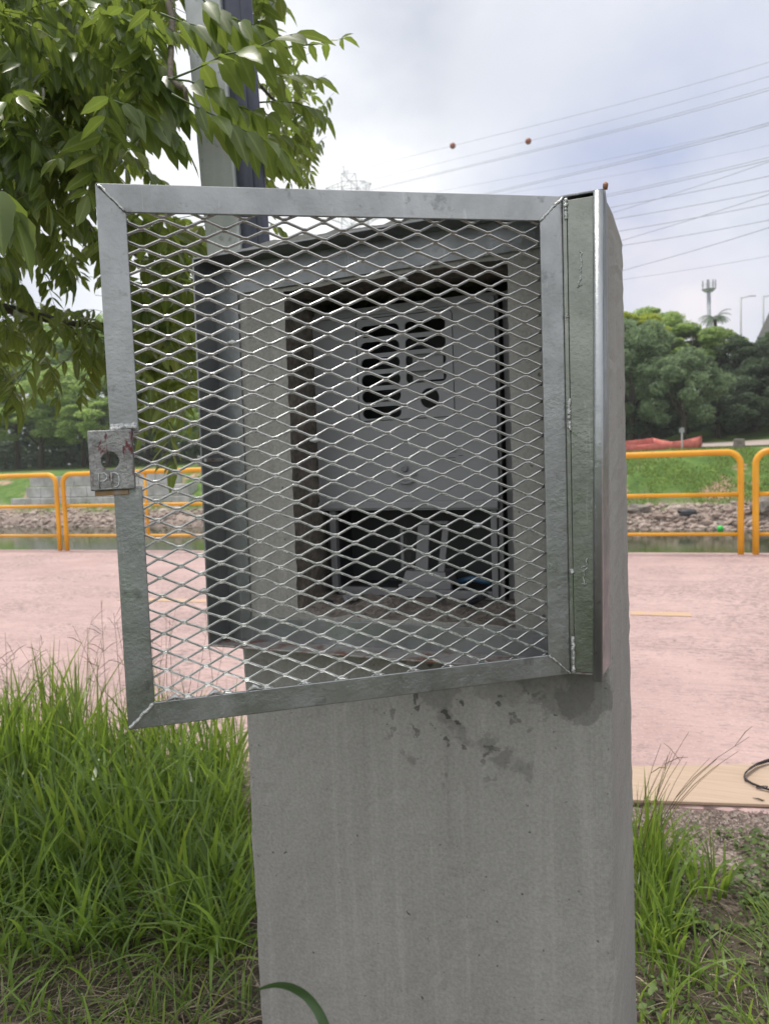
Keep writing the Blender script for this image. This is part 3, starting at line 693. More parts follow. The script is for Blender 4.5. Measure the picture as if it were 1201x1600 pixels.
# ------------------------------------------------------------------ foliage machinery
def m_leaf(base_a, base_b, trans, gloss=.42, tfac=.45, rib=False):
    def fn(k):
        r = k.rnd(); c = k.ramp(r, [(0., base_a), (.55, base_b), (.93, tuple(min(1, v*1.5) for v in base_b)), (1., tuple(v*1.1 for v in (base_b[1], base_b[1]*1.05, base_b[2])))])
        n_ = k.noise(k.pos(), .9, 3, .5)
        c = k.mix(k.ramp(n_, [(.35, .35), (.6, 0.)]), c, tuple(v*.55 for v in base_a))
        if rib:
            at_ = k.n('ShaderNodeAttribute'); at_.attribute_name = 'rib'
            c = k.mix(k.ramp(at_.outputs['Fac'], [(.80, 0.), (.96, .55)]), c, (.26, .34, .12))
        pb_ = k.n('ShaderNodeBsdfPrincipled'); k.put(pb_.inputs['Base Color'], c); pb_.inputs['Roughness'].default_value = gloss; pb_.inputs['Specular IOR Level'].default_value = .45
        tr = k.n('ShaderNodeBsdfTranslucent'); k.put(tr.inputs[0], k.mix(.35, trans, c))
        mx = k.n('ShaderNodeMixShader'); mx.inputs[0].default_value = tfac; k.t.links.new(pb_.outputs[0], mx.inputs[1]); k.t.links.new(tr.outputs[0], mx.inputs[2])
        return mx.outputs[0]
    return fn
leaf_near = material('compound_leaf_green', m_leaf((.042, .074, .018), (.092, .135, .034), (.40, .52, .08), .34, .44, True))
bark = material('brown_bark', lambda k: k.bsdf(k.ramp(k.noise(k.map(k.pos(), (1, 1, .4)), 60, 5, .7), [(.3, (.035, .028, .02)), (.7, (.10, .08, .055))]), .9, 0, k.bump(k.noise(k.pos(), 90, 4), .6, .004)))
green_stem = material('green_stem', lambda k: k.bsdf((.07, .11, .03), .6))
def leaflet(base, d, nrm, Ln, Wd, r_, V, Q):
    """lanceolate serrated leaflet: folded along its midrib and drooping toward the tip"""
    d = d/np.linalg.norm(d); nrm = nrm-d*(nrm@d); nrm /= np.linalg.norm(nrm)+1e-9; s_ = np.cross(d, nrm)
    prof = [(0, .04), (.10, .55), (.24, .93), (.40, 1.0), (.56, .90), (.72, .66), (.87, .34), (1.0, .02)]
    b0 = len(V); p = np.array(base, float); dd = d.copy(); last = 0; curl = r_.uniform(.15, .9)
    fold = r_.uniform(.10, .5)
    for i, (t, w_) in enumerate(prof):
        p = p+dd*Ln*(t-last); last = t
        dd = dd-np.array([0, 0, 1.])*curl*.10-nrm*.04*curl; dd /= np.linalg.norm(dd)
        ser = 1+(.10 if i % 2 else -.06)
        h = w_*Wd*.5*ser
        V += [p+s_*h+nrm*h*fold, p, p-s_*h+nrm*h*fold]
    for i in range(len(prof)-1):
        a = b0+i*3; Q += [(a, a+1, a+4, a+3), (a+1, a+2, a+5, a+4)]
def compound(pts, Ln, Wd, r_, V, Q, SV, droop=.7, npair=6, up=(0, 0, 1.)):
    P = [np.array(p, float) for p in pts]; seg = [np.linalg.norm(P[i+1]-P[i]) for i in range(len(P)-1)]; tot = sum(seg)
    def at_(t):
        s_ = t*tot
        for i, l in enumerate(seg):
            if s_ <= l or i == len(seg)-1: f_ = min(1, s_/l); return P[i]+(P[i+1]-P[i])*f_, (P[i+1]-P[i])/l
            s_ -= l
    upv = np.array(up)
    for j in range(npair):
        t = .24+.72*j/(npair-1) if npair > 1 else .5
        p, f_ = at_(t); side = np.cross(f_, upv); side /= np.linalg.norm(side)+1e-9
        sz = .72+.42*math.sin(math.pi*min(1, (j+.8)/npair))
        for sg in (1, -1):
            d = side*sg*r_.uniform(.55, .9)+f_*r_.uniform(.45, .7)+np.array([0, 0, -1.])*droop*r_.uniform(.4, 1.3)+r_.normal(0, .10, 3)
            nrm = upv*.6+side*sg*.55+f_*-.1+r_.normal(0, .22, 3)
            leaflet(p, d, nrm, Ln*sz*r_.uniform(.85, 1.12), Wd*sz*r_.uniform(.85, 1.12), r_, V, Q)
    p, f_ = at_(1.0); leaflet(p, f_+np.array([0, 0, -.4*droop]), upv, Ln*1.05, Wd, r_, V, Q)
    SV.append(P)
# variants for bulk placement, each hanging from its origin along +X
VAR = []
for i in range(9):
    r_ = np.random.default_rng(100+i); V, Q, SV = [], [], []
    dr = r_.uniform(.25, .9); pts = [np.array([t*.25, 0, -dr*.10*t*t]) for t in np.linspace(0, 1, 6)]
    compound(pts, .078, .027, r_, V, Q, SV, droop=r_.uniform(.15, .8), npair=5+i % 3)
    b0 = len(V)
    for i_, p in enumerate(pts): V += [p+(0, .0011, 0), p+(0, -.0005, .001), p+(0, -.0005, -.001)]
    for i_ in range(len(pts)-1):
        for j in range(3): Q.append((b0+i_*3+j, b0+i_*3+(j+1) % 3, b0+i_*3+3+(j+1) % 3, b0+i_*3+3+j))
    VAR.append((np.array(V), np.array(Q)))
def in_poly(x, y, P):
    c_ = False; j = len(P)-1
    for i in range(len(P)):
        if (P[i][1] > y) != (P[j][1] > y) and x < (P[j][0]-P[i][0])*(y-P[i][1])/(P[j][1]-P[i][1])+P[i][0]: c_ = not c_
        j = i
    return c_
LV, LQ = [], []; off_ = 0
def place(pos, az, pitch, roll, s_, r_):
    global off_
    V, Q = VAR[r_.integers(len(VAR))]
    ca, sa = math.cos(az), math.sin(az); cp, sp = math.cos(pitch), math.sin(pitch); cr2, sr2 = math.cos(roll), math.sin(roll)
    Rz = np.array([[ca, -sa, 0], [sa, ca, 0], [0, 0, 1]]); Ry = np.array([[cp, 0, sp], [0, 1, 0], [-sp, 0, cp]]); Rx = np.array([[1, 0, 0], [0, cr2, -sr2], [0, sr2, cr2]])
    LV.append((V*s_)@(Rz@Ry@Rx).T+pos); LQ.append(Q+off_); off_ += len(V)
r_ = np.random.default_rng(42)
def fill(poly, n_, z0, z1, s0, s1, bias=1.0, hole=None):
    xs_ = [p[0] for p in poly]; ys_ = [p[1] for p in poly]; c_ = 0
    while c_ < n_:
        x, y = r_.uniform(min(xs_), max(xs_)), r_.uniform(min(ys_), max(ys_))
        if not in_poly(x, y, poly): continue
        if hole and any((x-hx_)**2+(y-hy_)**2 < hr**2 and r_.random() < .85 for hx_, hy_, hr in hole): continue
        d = z0+(z1-z0)*r_.random()**bias
        p = at(x, y, d); c_ += 1
        az = r_.normal(-.1, 1.1) if r_.random() < .65 else r_.uniform(-3.14, 3.14)
        place(p-np.array([math.cos(az), math.sin(az), 0])*.10, az, r_.uniform(-.1, .9), r_.normal(0, .4), r_.uniform(s0, s1), r_)
holes_ = [(75, 425, 45), (20, 345, 30), (50, 70, 12), (240, 45, 10), (110, 320, 14), (95, 250, 12)]
fill([(-420, -380), (270, -380), (265, -60), (245, 60), (228, 150), (255, 230), (268, 275), (130, 275), (110, 430), (-420, 460)], 900, 1.75, 3.3, .62, .98, 1., holes_)
fill([(-120, -60), (235, -60), (220, 90), (215, 230), (150, 262), (60, 300), (-100, 300)], 130, 1.45, 1.8, .65, .9)
fill([(-300, 420), (110, 430), (140, 520), (100, 560), (10, 545), (-300, 520)], 60, 2.0, 3.2, .7, 1.0, 1., holes_)
fill([(100, 470), (150, 470), (150, 530), (100, 540)], 6, 2.2, 2.8, .7, .9)
fill([(160, 300), (300, 320), (296, 420), (300, 600), (255, 610), (232, 580), (200, 590), (190, 480), (140, 380)], 95, 1.9, 3.1, .8, 1.05)
fill([(400, 60), (450, 70), (492, 125), (488, 210), (462, 270), (395, 290)], 75, 2.5, 3.2, .50, .68)
fill([(330, -160), (430, -140), (430, 0), (370, 10)], 12, 1.7, 2.6, .8, 1.)
V, Q, SV = [], [], []
# the big nearest sprays, hung in front of the post
def spray(pp_, d0, d1, Ln, Wd, npair, droop, seed):
    droop *= .65
    rs = np.random.default_rng(seed); n_ = len(pp_); pts = [at(x, y, d0+(d1-d0)*i/(n_-1)) for i, (x, y) in enumerate(pp_)]
    compound(pts, Ln, Wd, rs, V, Q, SV, droop, npair)
spray([(270, 122), (300, 110), (352, 84), (397, 76), (430, 60), (462, 52)], 1.30, 1.34, .072, .030, 6, 1.0, 1)
spray([(430, 76), (470, 70), (497, 68), (520, 62), (536, 60)], 1.42, 1.46, .036, .015, 4, .5, 2)
spray([(268, 146), (290, 158), (343, 184), (372, 199), (410, 217), (440, 234)], 1.27, 1.30, .074, .028, 6, 1.1, 3)
spray([(262, 122), (295, 126), (329, 138), (350, 151), (372, 165), (400, 175), (425, 180)], 1.33, 1.36, .066, .029, 6, .7, 4)
spray([(300, -20), (330, 12), (362, 28), (400, 40)], 1.34, 1.36, .070, .030, 5, .9, 5)
spray([(250, 20), (285, 34), (325, 44), (372, 58)], 1.42, 1.44, .072, .030, 5, 1.0, 6)
spray([(360, 100), (405, 108), (440, 118), (478, 118), (500, 124)], 1.62, 1.7, .052, .020, 6, .7, 7)
spray([(395, 160), (430, 158), (462, 160), (495, 172), (508, 184)], 1.66, 1.7, .050, .020, 6, .8, 8)
spray([(390, 215), (420, 208), (450, 214), (468, 226)], 1.64, 1.7, .046, .019, 5, .8, 9)
spray([(395, 260), (420, 250), (445, 252), (462, 262)], 1.6, 1.62, .050, .020, 5, .8, 10)
spray([(180, 60), (215, 80), (250, 100), (280, 128)], 1.5, 1.5, .075, .030, 6, .9, 11)
spray([(160, 150), (200, 165), (240, 185), (280, 220)], 1.45, 1.45, .078, .030, 6, 1.0, 12)
spray([(190, 110), (235, 120), (262, 138), (290, 170)], 1.5, 1.5, .078, .030, 6, 1.1, 13)
spray([(416, 345), (430, 352), (442, 362), (447, 372)], 2.0, 2.0, .04, .012, 4, .5, 14)
spray([(-20, 290), (-5, 300), (8, 315), (18, 330)], 1.1, 1.1, .095, .044, 2, 1.4, 15)
LV.append(np.array(V)); LQ.append(np.array(Q)+off_); off_ += len(V)
base_t = at(-560, 760, 2.9); base_t[2] = ZG
tree = empty('leafy_tree', tuple(base_t), 'near tree with drooping compound green leaves overhanging from the upper left', 'tree')
cr_o = np_mesh('crown', np.concatenate(LV), np.concatenate(LQ), leaf_near, tree, smooth=True)
ra = cr_o.data.attributes.new('rib', 'FLOAT', 'POINT'); nvv = len(cr_o.data.vertices); ra.data.foreach_set('value', np.tile([0., 1., 0.], nvv//3+1)[:nvv])
for P in SV:
    b = MB(); b.tube(P, list(np.linspace(.0019, .0010, len(P))), 6); b.build('leaf_stalk', green_stem, tree, smooth=True)
# trunk standing outside the frame, its limbs reaching in
def limb(name, pts, r0, r1):
    b = MB(); P = [np.array(p, float) for p in pts]; Q_ = []
    for i in range(len(P)-1):
        for t in (0, .33, .66): Q_.append(P[i]+(P[i+1]-P[i])*t+(rng.normal(0, .006, 3) if i+t > 0 else 0))
    Q_.append(P[-1]); b.tube(Q_, list(np.linspace(r0, r1, len(Q_))), 9); return b.build(name, bark, tree, smooth=True)
T0 = np.array([base_t[0], base_t[1], ZG-.1]); T1 = T0+np.array([.05, .03, 1.2]); T2 = T1+np.array([.12, -.05, .9]); T3 = T2+np.array([.2, .0, 1.1])
limb('trunk', [T0, T1, T2, T3], .085, .045)
limb('limb', [T1, at(-260, 300, 2.5), at(-60, 180, 2.1), at(15, 100, 2.0), at(70, 60, 1.98), at(115, 25, 1.97), at(150, -60, 2.0)], .035, .010)
limb('limb', [T1, at(-300, 420, 2.6), at(-80, 220, 2.2), at(30, 165, 2.0), at(110, 168, 1.95), at(160, 158, 1.9), at(200, 150, 1.85), at(262, 128, 1.5)], .030, .004)
limb('limb', [T1, at(-300, 560, 2.9), at(-60, 500, 2.8), at(10, 483, 2.7), at(60, 498, 2.65), at(110, 506, 2.6), at(170, 512, 2.6), at(240, 508, 2.6), at(310, 500, 2.7)], .028, .005)
limb('limb', [T1, at(-200, 300, 2.9), at(20, 262, 2.7), at(60, 262, 2.6), at(90, 310, 2.5), at(120, 345, 2.5), at(160, 375, 2.5), at(215, 400, 2.6)], .030, .007)
limb('limb', [T2, at(-200, -60, 3.0), at(60, -40, 3.0), at(118, 40, 2.9), at(110, 90, 2.9), at(95, 130, 2.8)], .030, .008)
limb('limb', [T1, at(-220, 480, 2.6), at(-30, 400, 2.5), at(60, 330, 2.4), at(75, 250, 2.4), at(72, 200, 2.4)], .022, .006)
limb('limb', [T2, at(-260, -200, 2.4), at(80, -160, 2.0), at(240, -70, 1.9), at(330, 60, 2.6), at(390, 120, 2.8), at(440, 165, 2.85)], .030, .004)
limb('limb', [at(240, -70, 1.9), at(270, 30, 1.7), at(262, 122, 1.36), at(290, 158, 1.3)], .010, .003)
limb('limb', [at(160, 375, 2.5), at(215, 470, 2.5), at(260, 560, 2.5), at(280, 620, 2.5)], .008, .003)
limb('limb', [at(110, 506, 2.6), at(135, 545, 2.6), at(150, 565, 2.6)], .006, .002)
# ------------------------------------------------------------------ far trees
def crown_mesh(name, seed, n_cl=58, per=400, rx=3.8, rz=3.5, leaf=.20):
    r_ = np.random.default_rng(seed); cl = []
    for i in range(n_cl):
        a = r_.uniform(0, 2*math.pi); u_ = r_.uniform(-.75, 1); rad = math.sqrt(max(0, 1-u_*u_))*r_.uniform(.55, 1.0)
        cl.append((rx*rad*math.cos(a), rx*rad*math.sin(a), rz*u_*r_.uniform(.75, 1), r_.uniform(.5, 1.25)))
    C_ = []; 
    for (x, y, z, s_) in cl:
        d = r_.normal(0, 1, (per, 3)); d /= np.linalg.norm(d, axis=1)[:, None]; d[:, 2] *= .62
        C_.append(np.array([x, y, z])+d*s_*(r_.uniform(.35, 1.0, (per, 1))**.5))
    C_ = np.concatenate(C_); n_ = len(C_)
    a = r_.normal(0, 1, (n_, 3)); a[:, 2] *= .45; a /= np.linalg.norm(a, axis=1)[:, None]
    t_ = r_.normal(0, 1, (n_, 3)); b_ = np.cross(a, t_); b_ /= np.linalg.norm(b_, axis=1)[:, None]
    s_ = leaf*r_.uniform(.5, 1.25, (n_, 1)); w_ = s_*r_.uniform(.28, .5, (n_, 1))
    V = np.stack([C_-a*s_*.5, C_+b_*w_*.5, C_+a*s_*.5-np.array([0, 0, .06])*s_, C_-b_*w_*.5], 1).reshape(-1, 3)
    Q = np.arange(n_*4).reshape(-1, 4)
    me_o = np_mesh(name, V, Q, None, None, None); me = me_o.data; bpy.data.objects.remove(me_o); return me
CR = [crown_mesh('crown', 500+i, leaf=l_) for i, l_ in enumerate((.34, .38, .32, .42))]
LM = {'mid': material('bank_tree_leaves', m_leaf((.10, .17, .06), (.27, .37, .13), (.52, .72, .19), .6, .45)),
      'yellow': material('yellowish_tree_leaves', m_leaf((.20, .26, .03), (.40, .48, .06), (.60, .68, .09), .6, .4)),
      'grey': material('grey_green_leaves', m_leaf((.09, .145, .085), (.21, .285, .165), (.38, .54, .24), .6, .38)),
      'dark': material('dark_blue_green_leaves', m_leaf((.055, .09, .055), (.115, .165, .10), (.18, .28, .12), .6, .3)),
      'light': material('light_green_leaves', m_leaf((.14, .22, .075), (.33, .44, .15), (.58, .78, .22), .6, .45))}
for v in CR:
    v.materials.append(LM['mid'])
def far_tree(px, py_c, Y, wpx, hpx, kind, var, label, grp, rot=0, gz=None):
    c_ = on_y(px, py_c, Y); dist = (c_-CAM)@FW; sx = wpx/F*dist/2/4.3; sz = hpx/F*dist/2/4.0
    gz = terr(c_[0], c_[1]) if gz is None else gz
    e = empty('tree', (c_[0], c_[1], gz), label, 'tree', grp)
    me = CR[var]; o = bpy.data.objects.new('crown', me); col.objects.link(o); o.parent = e
    o.location = (0, 0, c_[2]-gz); o.scale = (sx, sx, sz); o.rotation_euler = (0, 0, rot)
    o.material_slots[0].link = 'OBJECT'; o.material_slots[0].material = LM[kind]
    b = MB(); H_ = c_[2]-gz
    b.tube([(c_[0], c_[1], gz-.2), (c_[0]+.1, c_[1], gz+H_*.5), (c_[0]-.1, c_[1]+.1, gz+H_)], [.22, .17, .10], 8)
    for k_ in range(3):
        a = k_*2.1+rot; b.tube([(c_[0], c_[1], gz+H_*.5), (c_[0]+sx*2.2*math.cos(a), c_[1]+sx*2.2*math.sin(a), gz+H_*1.15)], [.10, .04], 6)
    b.build('trunk', bark, e, smooth=True)
def thicket(name, px0, px1, Y0, Y1, ztop, n_, mat_, label, seed, lf=.55):
    r_ = np.random.default_rng(seed); a, b_ = on_y(px0, 700, (Y0+Y1)/2)[0], on_y(px1, 700, (Y0+Y1)/2)[0]
    x = r_.uniform(a, b_, n_); y = r_.uniform(Y0, Y1, n_)
    top_ = ztop*(.72+.28*np.sin(x*.55+seed)*np.sin(x*.21+y*.3))
    z = np.array([terr(0, yy) for yy in y])+top_*r_.uniform(0, 1, n_)**1.5-.2
    C_ = np.stack([x, y, z], 1); A = r_.normal(0, 1, (n_, 3)); A[:, 2] *= .5; A /= np.linalg.norm(A, axis=1)[:, None]
    B = np.cross(A, r_.normal(0, 1, (n_, 3))); B /= np.linalg.norm(B, axis=1)[:, None]
    s_ = lf*r_.uniform(.5, 1.2, (n_, 1)); w_ = s_*.45
    V = np.stack([C_-A*s_*.5, C_+B*w_*.5, C_+A*s_*.5, C_-B*w_*.5], 1).reshape(-1, 3)
    o = np_mesh(name, V, np.arange(n_*4).reshape(-1, 4), mat_, None, (float((a+b_)/2), (Y0+Y1)/2, 0)); tag(o, label, name, kind='stuff')
thicket('woodland_undergrowth', -900, 500, 50, 66, 6.5, 46000, LM['dark'], 'dark dense undergrowth under the trees of the left bank', 3, 1.0)
thicket('woodland_undergrowth', 800, 1500, 60, 76, 8.5, 30000, LM['dark'], 'dark dense undergrowth behind the trees right of the pillar', 4, 1.0)
GR = 'trees on the far river bank'
far_tree(985, 590, 50, 175, 190, 'grey', 0, 'grey green tree at the left of the right-hand grove, next to the pillar', GR)
far_tree(985, 522, 56, 120, 80, 'yellow', 1, 'yellowish green treetop glowing just right of the pillar', GR, 1.)
far_tree(1015, 528, 60, 130, 98, 'light', 2, 'bright rounded treetop forming the highest crown right of the pillar', GR, 2.)
far_tree(1070, 550, 58, 130, 96, 'mid', 3, 'mid green treetop left of the telecom tower', GR, 3.)
far_tree(1065, 615, 48, 150, 150, 'grey', 2, 'spreading grey green tree behind the red netting and small sign', GR, 4.)
far_tree(1122, 552, 60, 110, 88, 'mid', 0, 'light green treetop under the palm', GR, 5.)
far_tree(1150, 568, 57, 110, 92, 'dark', 1, 'dark bluish tree between the palm and the bridge', GR, 2.5)
far_tree(1178, 620, 55, 130, 130, 'dark', 3, 'dark tree under the bridge at the right edge', GR, .5)
far_tree(1120, 640, 53, 140, 100, 'dark', 0, 'dark shaded tree behind the gravel road', GR, 1.5)
far_tree(1000, 655, 52, 150, 90, 'dark', 2, 'low dark tree shading the ground behind the red netting', GR, 3.3)
far_tree(1230, 620, 58, 140, 120, 'dark', 1, 'dark tree at the far right edge beyond the bridge', GR, 4.3)
GL = 'trees on the far left bank'
far_tree(20, 612, 47, 210, 150, 'mid', 1, 'bushy mid green tree on the left bank at the picture edge', GL)
far_tree(125, 628, 46, 190, 130, 'light', 2, 'light green tree on the left bank just left of the lock', GL, 1.)
far_tree(-80, 620, 48, 200, 150, 'light', 3, 'light green tree on the left bank cut by the left edge', GL, 2.)
far_tree(225, 610, 47, 190, 150, 'mid', 0, 'mid green bank tree seen through the upper left of the door mesh', GL, 3.)
far_tree(310, 610, 49, 190, 160, 'mid', 3, 'green bank tree seen through the mesh beside the frame', GL, 4.)
far_tree(60, 662, 44.5, 160, 92, 'light', 0, 'low bright green bushy tree above the block wall', GL, 2.2)
far_tree(165, 664, 44, 150, 92, 'light', 3, 'low bushy tree right behind the lock on the left bank', GL, 1.2)
far_tree(-50, 662, 44.5, 160, 92, 'mid', 2, 'low bushy tree cut by the left picture edge', GL, 3.2)
far_tree(255, 660, 44.5, 160, 92, 'light', 1, 'low light green tree seen through the door mesh above the guardrail', GL, .2)
far_tree(75, 570, 54, 200, 130, 'mid', 3, 'taller green tree behind the left bank trees', GL, 1.9)
far_tree(180, 560, 55, 190, 140, 'mid', 1, 'tall green tree behind the door edge on the left bank', GL, 2.9)
# ------------------------------------------------------------------ rubble, bank grass, block wall
import bmesh
def rocks_stuff():
    r_ = np.random.default_rng(9); bm = bmesh.new(); bmesh.ops.create_icosphere(bm, subdivisions=1, radius=1)
    BV = np.array([v.co for v in bm.verts]); BT = np.array([[v.index for v in f.verts] for f in bm.faces]); bm.free()
    V, T, n0_ = [], [], 0
    for i in range(2600):
        y = r_.uniform(30.2, 32.15); x = r_.uniform(-42, 8) if r_.random() < .72 else r_.uniform(-3, 6)
        s_ = r_.uniform(.04, .15)*(1.9 if r_.random() < .06 else 1); v = BV*(1+r_.normal(0, .17, (len(BV), 1)))*np.array([1.3, 1, .62])*s_*r_.uniform(.7, 1.2, 3)
        a = r_.uniform(0, 6.28); Rz = np.array([[math.cos(a), -math.sin(a), 0], [math.sin(a), math.cos(a), 0], [0, 0, 1]])
        V.append(v@Rz.T+np.array([x, y, terr(x, y)+s_*.15])); T.append(BT+n0_); n0_ += len(BV)
    o = np_mesh('rock_rubble', np.concatenate(V), [], material('pinkish_rubble', lambda k: k.bsdf(k.mix(k.ramp(k.noise(k.pos(), 7, 5), [(.35, .6), (.6, 0.)]), k.ramp(k.rnd(), [(0, (.26, .20, .17)), (.5, (.40, .31, .27)), (1, (.52, .44, .38))]), (.16, .13, .11)), .95)), None, (-15, 31.5, ZW), tris=np.concatenate(T))
    tag(o, 'broken pinkish rock rubble along the far waterline', 'rubble', kind='stuff')
rocks_stuff()
def blades(roots, h, wd, bend, r_, az=None, nseg=5, fold=.0):
    n_ = len(roots); az = r_.uniform(0, 2*math.pi, n_) if az is None else az
    dx, dy = np.cos(az), np.sin(az); fa = az+r_.normal(0, .6, n_)+math.pi/2; sx, sy = np.cos(fa), np.sin(fa)
    V = np.zeros((n_, (nseg+1)*2, 3))
    for i in range(nseg+1):
        t = i/nseg; ang = bend*t**1.3
        zz = h*(t-.28*bend*t**2.2*np.minimum(1.5, bend)); xx = h*bend*.62*t**1.9
        ww = wd*.5*(1-t)**.55*(.6+.4*min(1, t*4)) if i < nseg else wd*.02
        P = roots+np.stack([dx*xx, dy*xx, zz], 1)
        V[:, 2*i] = P-np.stack([sx*ww, sy*ww, 0*ww], 1); V[:, 2*i+1] = P+np.stack([sx*ww, sy*ww, 0*ww], 1)
    q = np.array([[2*i, 2*i+1, 2*i+3, 2*i+2] for i in range(nseg)])
    Q = (np.arange(n_)[:, None, None]*((nseg+1)*2)+q[None]).reshape(-1, 4)
    return V.reshape(-1, 3), Q
grass_m = material('green_grass_blades', m_leaf((.024, .050, .012), (.140, .220, .042), (.50, .70, .09), .32, .43))
straw_m = material('dry_straw', lambda k: k.bsdf(k.ramp(k.rnd(), [(0, (.09, .07, .045)), (.6, (.20, .16, .10)), (1, (.40, .34, .24))]), .7))
bank_m = material('bank_grass_blades', m_leaf((.11, .17, .040), (.20, .28, .060), (.40, .52, .09), .6, .3))
r_ = np.random.default_rng(77)
n_ = 42000; bx = np.where(r_.random(n_) < .5, r_.uniform(-38, -12, n_), r_.uniform(-6, 9, n_)); by = 31.9+r_.uniform(0, 1, n_)**1.1*5.6
keep = (np.sin(bx*1.1+by*1.7)+np.sin(bx*2.9-by*.8)*.6+r_.normal(0, .5, n_)) > -.55
bx, by = bx[keep], by[keep]; rt = np.stack([bx, by, np.array([terr(a, c_) for a, c_ in zip(bx, by)])-.03], 1)
V, Q = blades(rt, r_.uniform(.05, .18, len(rt)), r_.uniform(.03, .08, len(rt)), r_.uniform(.2, 1.1, len(rt)), r_, nseg=3)
o = np_mesh('bank_grass', V, Q, bank_m, None, (-15, 35, 0)); tag(o, 'green grass covering the far river bank slope', 'grass', kind='stuff')
blk = material('pale_concrete_block', lambda k: k.bsdf(k.mix(k.ramp(k.noise(k.pos(), .9, 5), [(.4, .5), (.6, 0.)]), k.ramp(k.noise(k.pos(), 3, 6, .65), [(.3, (.40, .40, .40)), (.7, (.58, .58, .57))]), (.20, .21, .16)), .9))
wl0, wl1 = on_y(22, 765, 33.0)[0], on_y(292, 765, 33.0)[0]
bw = empty('block_wall', ((wl0+wl1)/2, 33.4, -1.9), 'stepped pale concrete block wall on the far left bank', 'retaining wall')
for ci, (yv, zbm) in enumerate(((32.7, -1.95), (33.15, -1.30), (33.6, -.65))):
    b = MB(); x = wl0+ci*.35+(.5 if ci % 2 else 0); e_ = wl1-ci*.6
    while x < e_-.6:
        b.box((x, yv+random.uniform(-.02, .02), zbm), (x+1.22, yv+.9, zbm+.61)); x += 1.25
    b.build('block_course', blk, bw, bevel=.02)
# ------------------------------------------------------------------ small things on the far bank
net_m = material('red_plastic_netting', lambda k: k.bsdf(k.ramp(k.noise(k.pos(), 5, 4), [(.3, (.55, .12, .10)), (.7, (.72, .22, .18))]), .6))
def netting(pts, label):
    e = empty('safety_netting', tuple(on_y(*pts[0])), label, 'netting', 'red safety netting by the gravel road')
    V, Q = [], []
    fine = []
    for i in range(len(pts)-1):
        for t in np.linspace(0, 1, 9)[:-1]: fine.append([pts[i][j]*(1-t)+pts[i+1][j]*t for j in range(3)])
    fine.append(list(pts[-1]))
    for i, (x, y, Y) in enumerate(fine):
        p = on_y(x, y, Y); g0 = terr(p[0], p[1])-.05; sg = .03*math.sin(i*1.9)
        V += [(p[0], p[1]+sg, g0), (p[0], p[1]-sg*.6, (g0+p[2])/2), (p[0], p[1]+sg, p[2]-.03*abs(math.sin(i*.4)))]
    for i in range(len(fine)-1):
        for j in range(2): a = i*3+j; Q.append((a, a+3, a+4, a+1))
    np_mesh('net', V, Q, net_m, e, smooth=True).modifiers.new('thick', 'SOLIDIFY').thickness = .015
    for x, y, Y in pts:
        p = on_y(x, y, Y); b = MB(); b.tube([(p[0], p[1]+.03, terr(p[0], p[1])-.1), (p[0], p[1]+.03, p[2]+.08)], .02, 6); b.build('stake', bark, e)
netting([(955, 690, 38.3), (1020, 684, 41.5), (1052, 690, 39.5), (1096, 681, 40.5)], 'red plastic safety netting stretched in a zigzag beside the gravel road')
netting([(955, 697, 37.2), (1046, 690, 38.4), (1094, 683, 38.9)], 'front run of red plastic safety netting nearest the river')
metal_grey = material('dull_grey_metal', galv((.30, .31, .32), (.42, .43, .44), .5, .4))
p = on_y(1065, 690, 38.6); gz = terr(p[0], p[1]); tp = on_y(1065, 668, 38.6)
e = empty('sign_post', (p[0], p[1], gz), 'small white post with a little sign plate behind the red netting', 'sign post')
b = MB(); b.tube([(p[0], p[1], gz-.1), (p[0], p[1], tp[2])], .04, 8); b.build('post', material('white_post_paint', lambda k: k.bsdf((.6, .6, .58), .6)), e)
b = MB(); b.box((p[0]-.12, p[1]-.05, tp[2]-.24), (p[0]+.12, p[1]-.042, tp[2]-.02)); b.build('sign_plate', metal_grey, e)
rock_m = material('grey_stone', lambda k: k.bsdf(k.ramp(k.noise(k.pos(), 9, 5), [(.3, (.14, .12, .10)), (.7, (.30, .27, .24))]), .9))
def boulder(px, py, Y, s_, m_, name, label, cat, seed):
    p = on_y(px, py, Y); o = chip(name, p[0], p[1], p[2], s_, m_, label, None, seed, cat); o.rotation_euler = (0, 0, .3)
p = on_y(1154, 697, 37.4); b = MB(); b.hexa([(p[0]-.27, p[1]-.2, p[2]-.3), (p[0]+.27, p[1]-.2, p[2]-.3), (p[0]+.27, p[1]+.2, p[2]-.3), (p[0]-.27, p[1]+.2, p[2]-.3), (p[0]-.22, p[1]-.16, p[2]+.36), (p[0]+.24, p[1]-.16, p[2]+.33), (p[0]+.24, p[1]+.16, p[2]+.33), (p[0]-.22, p[1]+.16, p[2]+.36)])
o = b.build('concrete_stub', rock_m, None, tuple(p), bevel=.03); tag(o, 'squat grey concrete stub at the top of the grass bank', 'concrete stub')
boulder(996, 796, 31.6, (.55, .35, .22), rock_m, 'boulder', 'pale slab-like boulder on the rubble just right of the pillar', 'boulder', 32)
boulder(1075, 802, 31.2, (.42, .25, .18), black_pl, 'rubbish_bag', 'black rubbish bag lying on the rocks behind the guardrail', 'rubbish bag', 33)
boulder(1192, 790, 31.2, (.50, .35, .36), rock_m, 'boulder', 'dark pink boulder at the far right above the waterline', 'boulder', 34)
gb = material('bright_green_plastic', lambda k: k.bsdf((.05, .62, .10), .35))
p = on_y(1125, 826, 30.0); b = MB(); R_ = .115
for i in range(1, 9): pass
bm = bmesh.new(); bmesh.ops.create_uvsphere(bm, u_segments=20, v_segments=12, radius=R_)
me = bpy.data.meshes.new('ball'); bm.to_mesh(me); bm.free(); me.materials.append(gb)
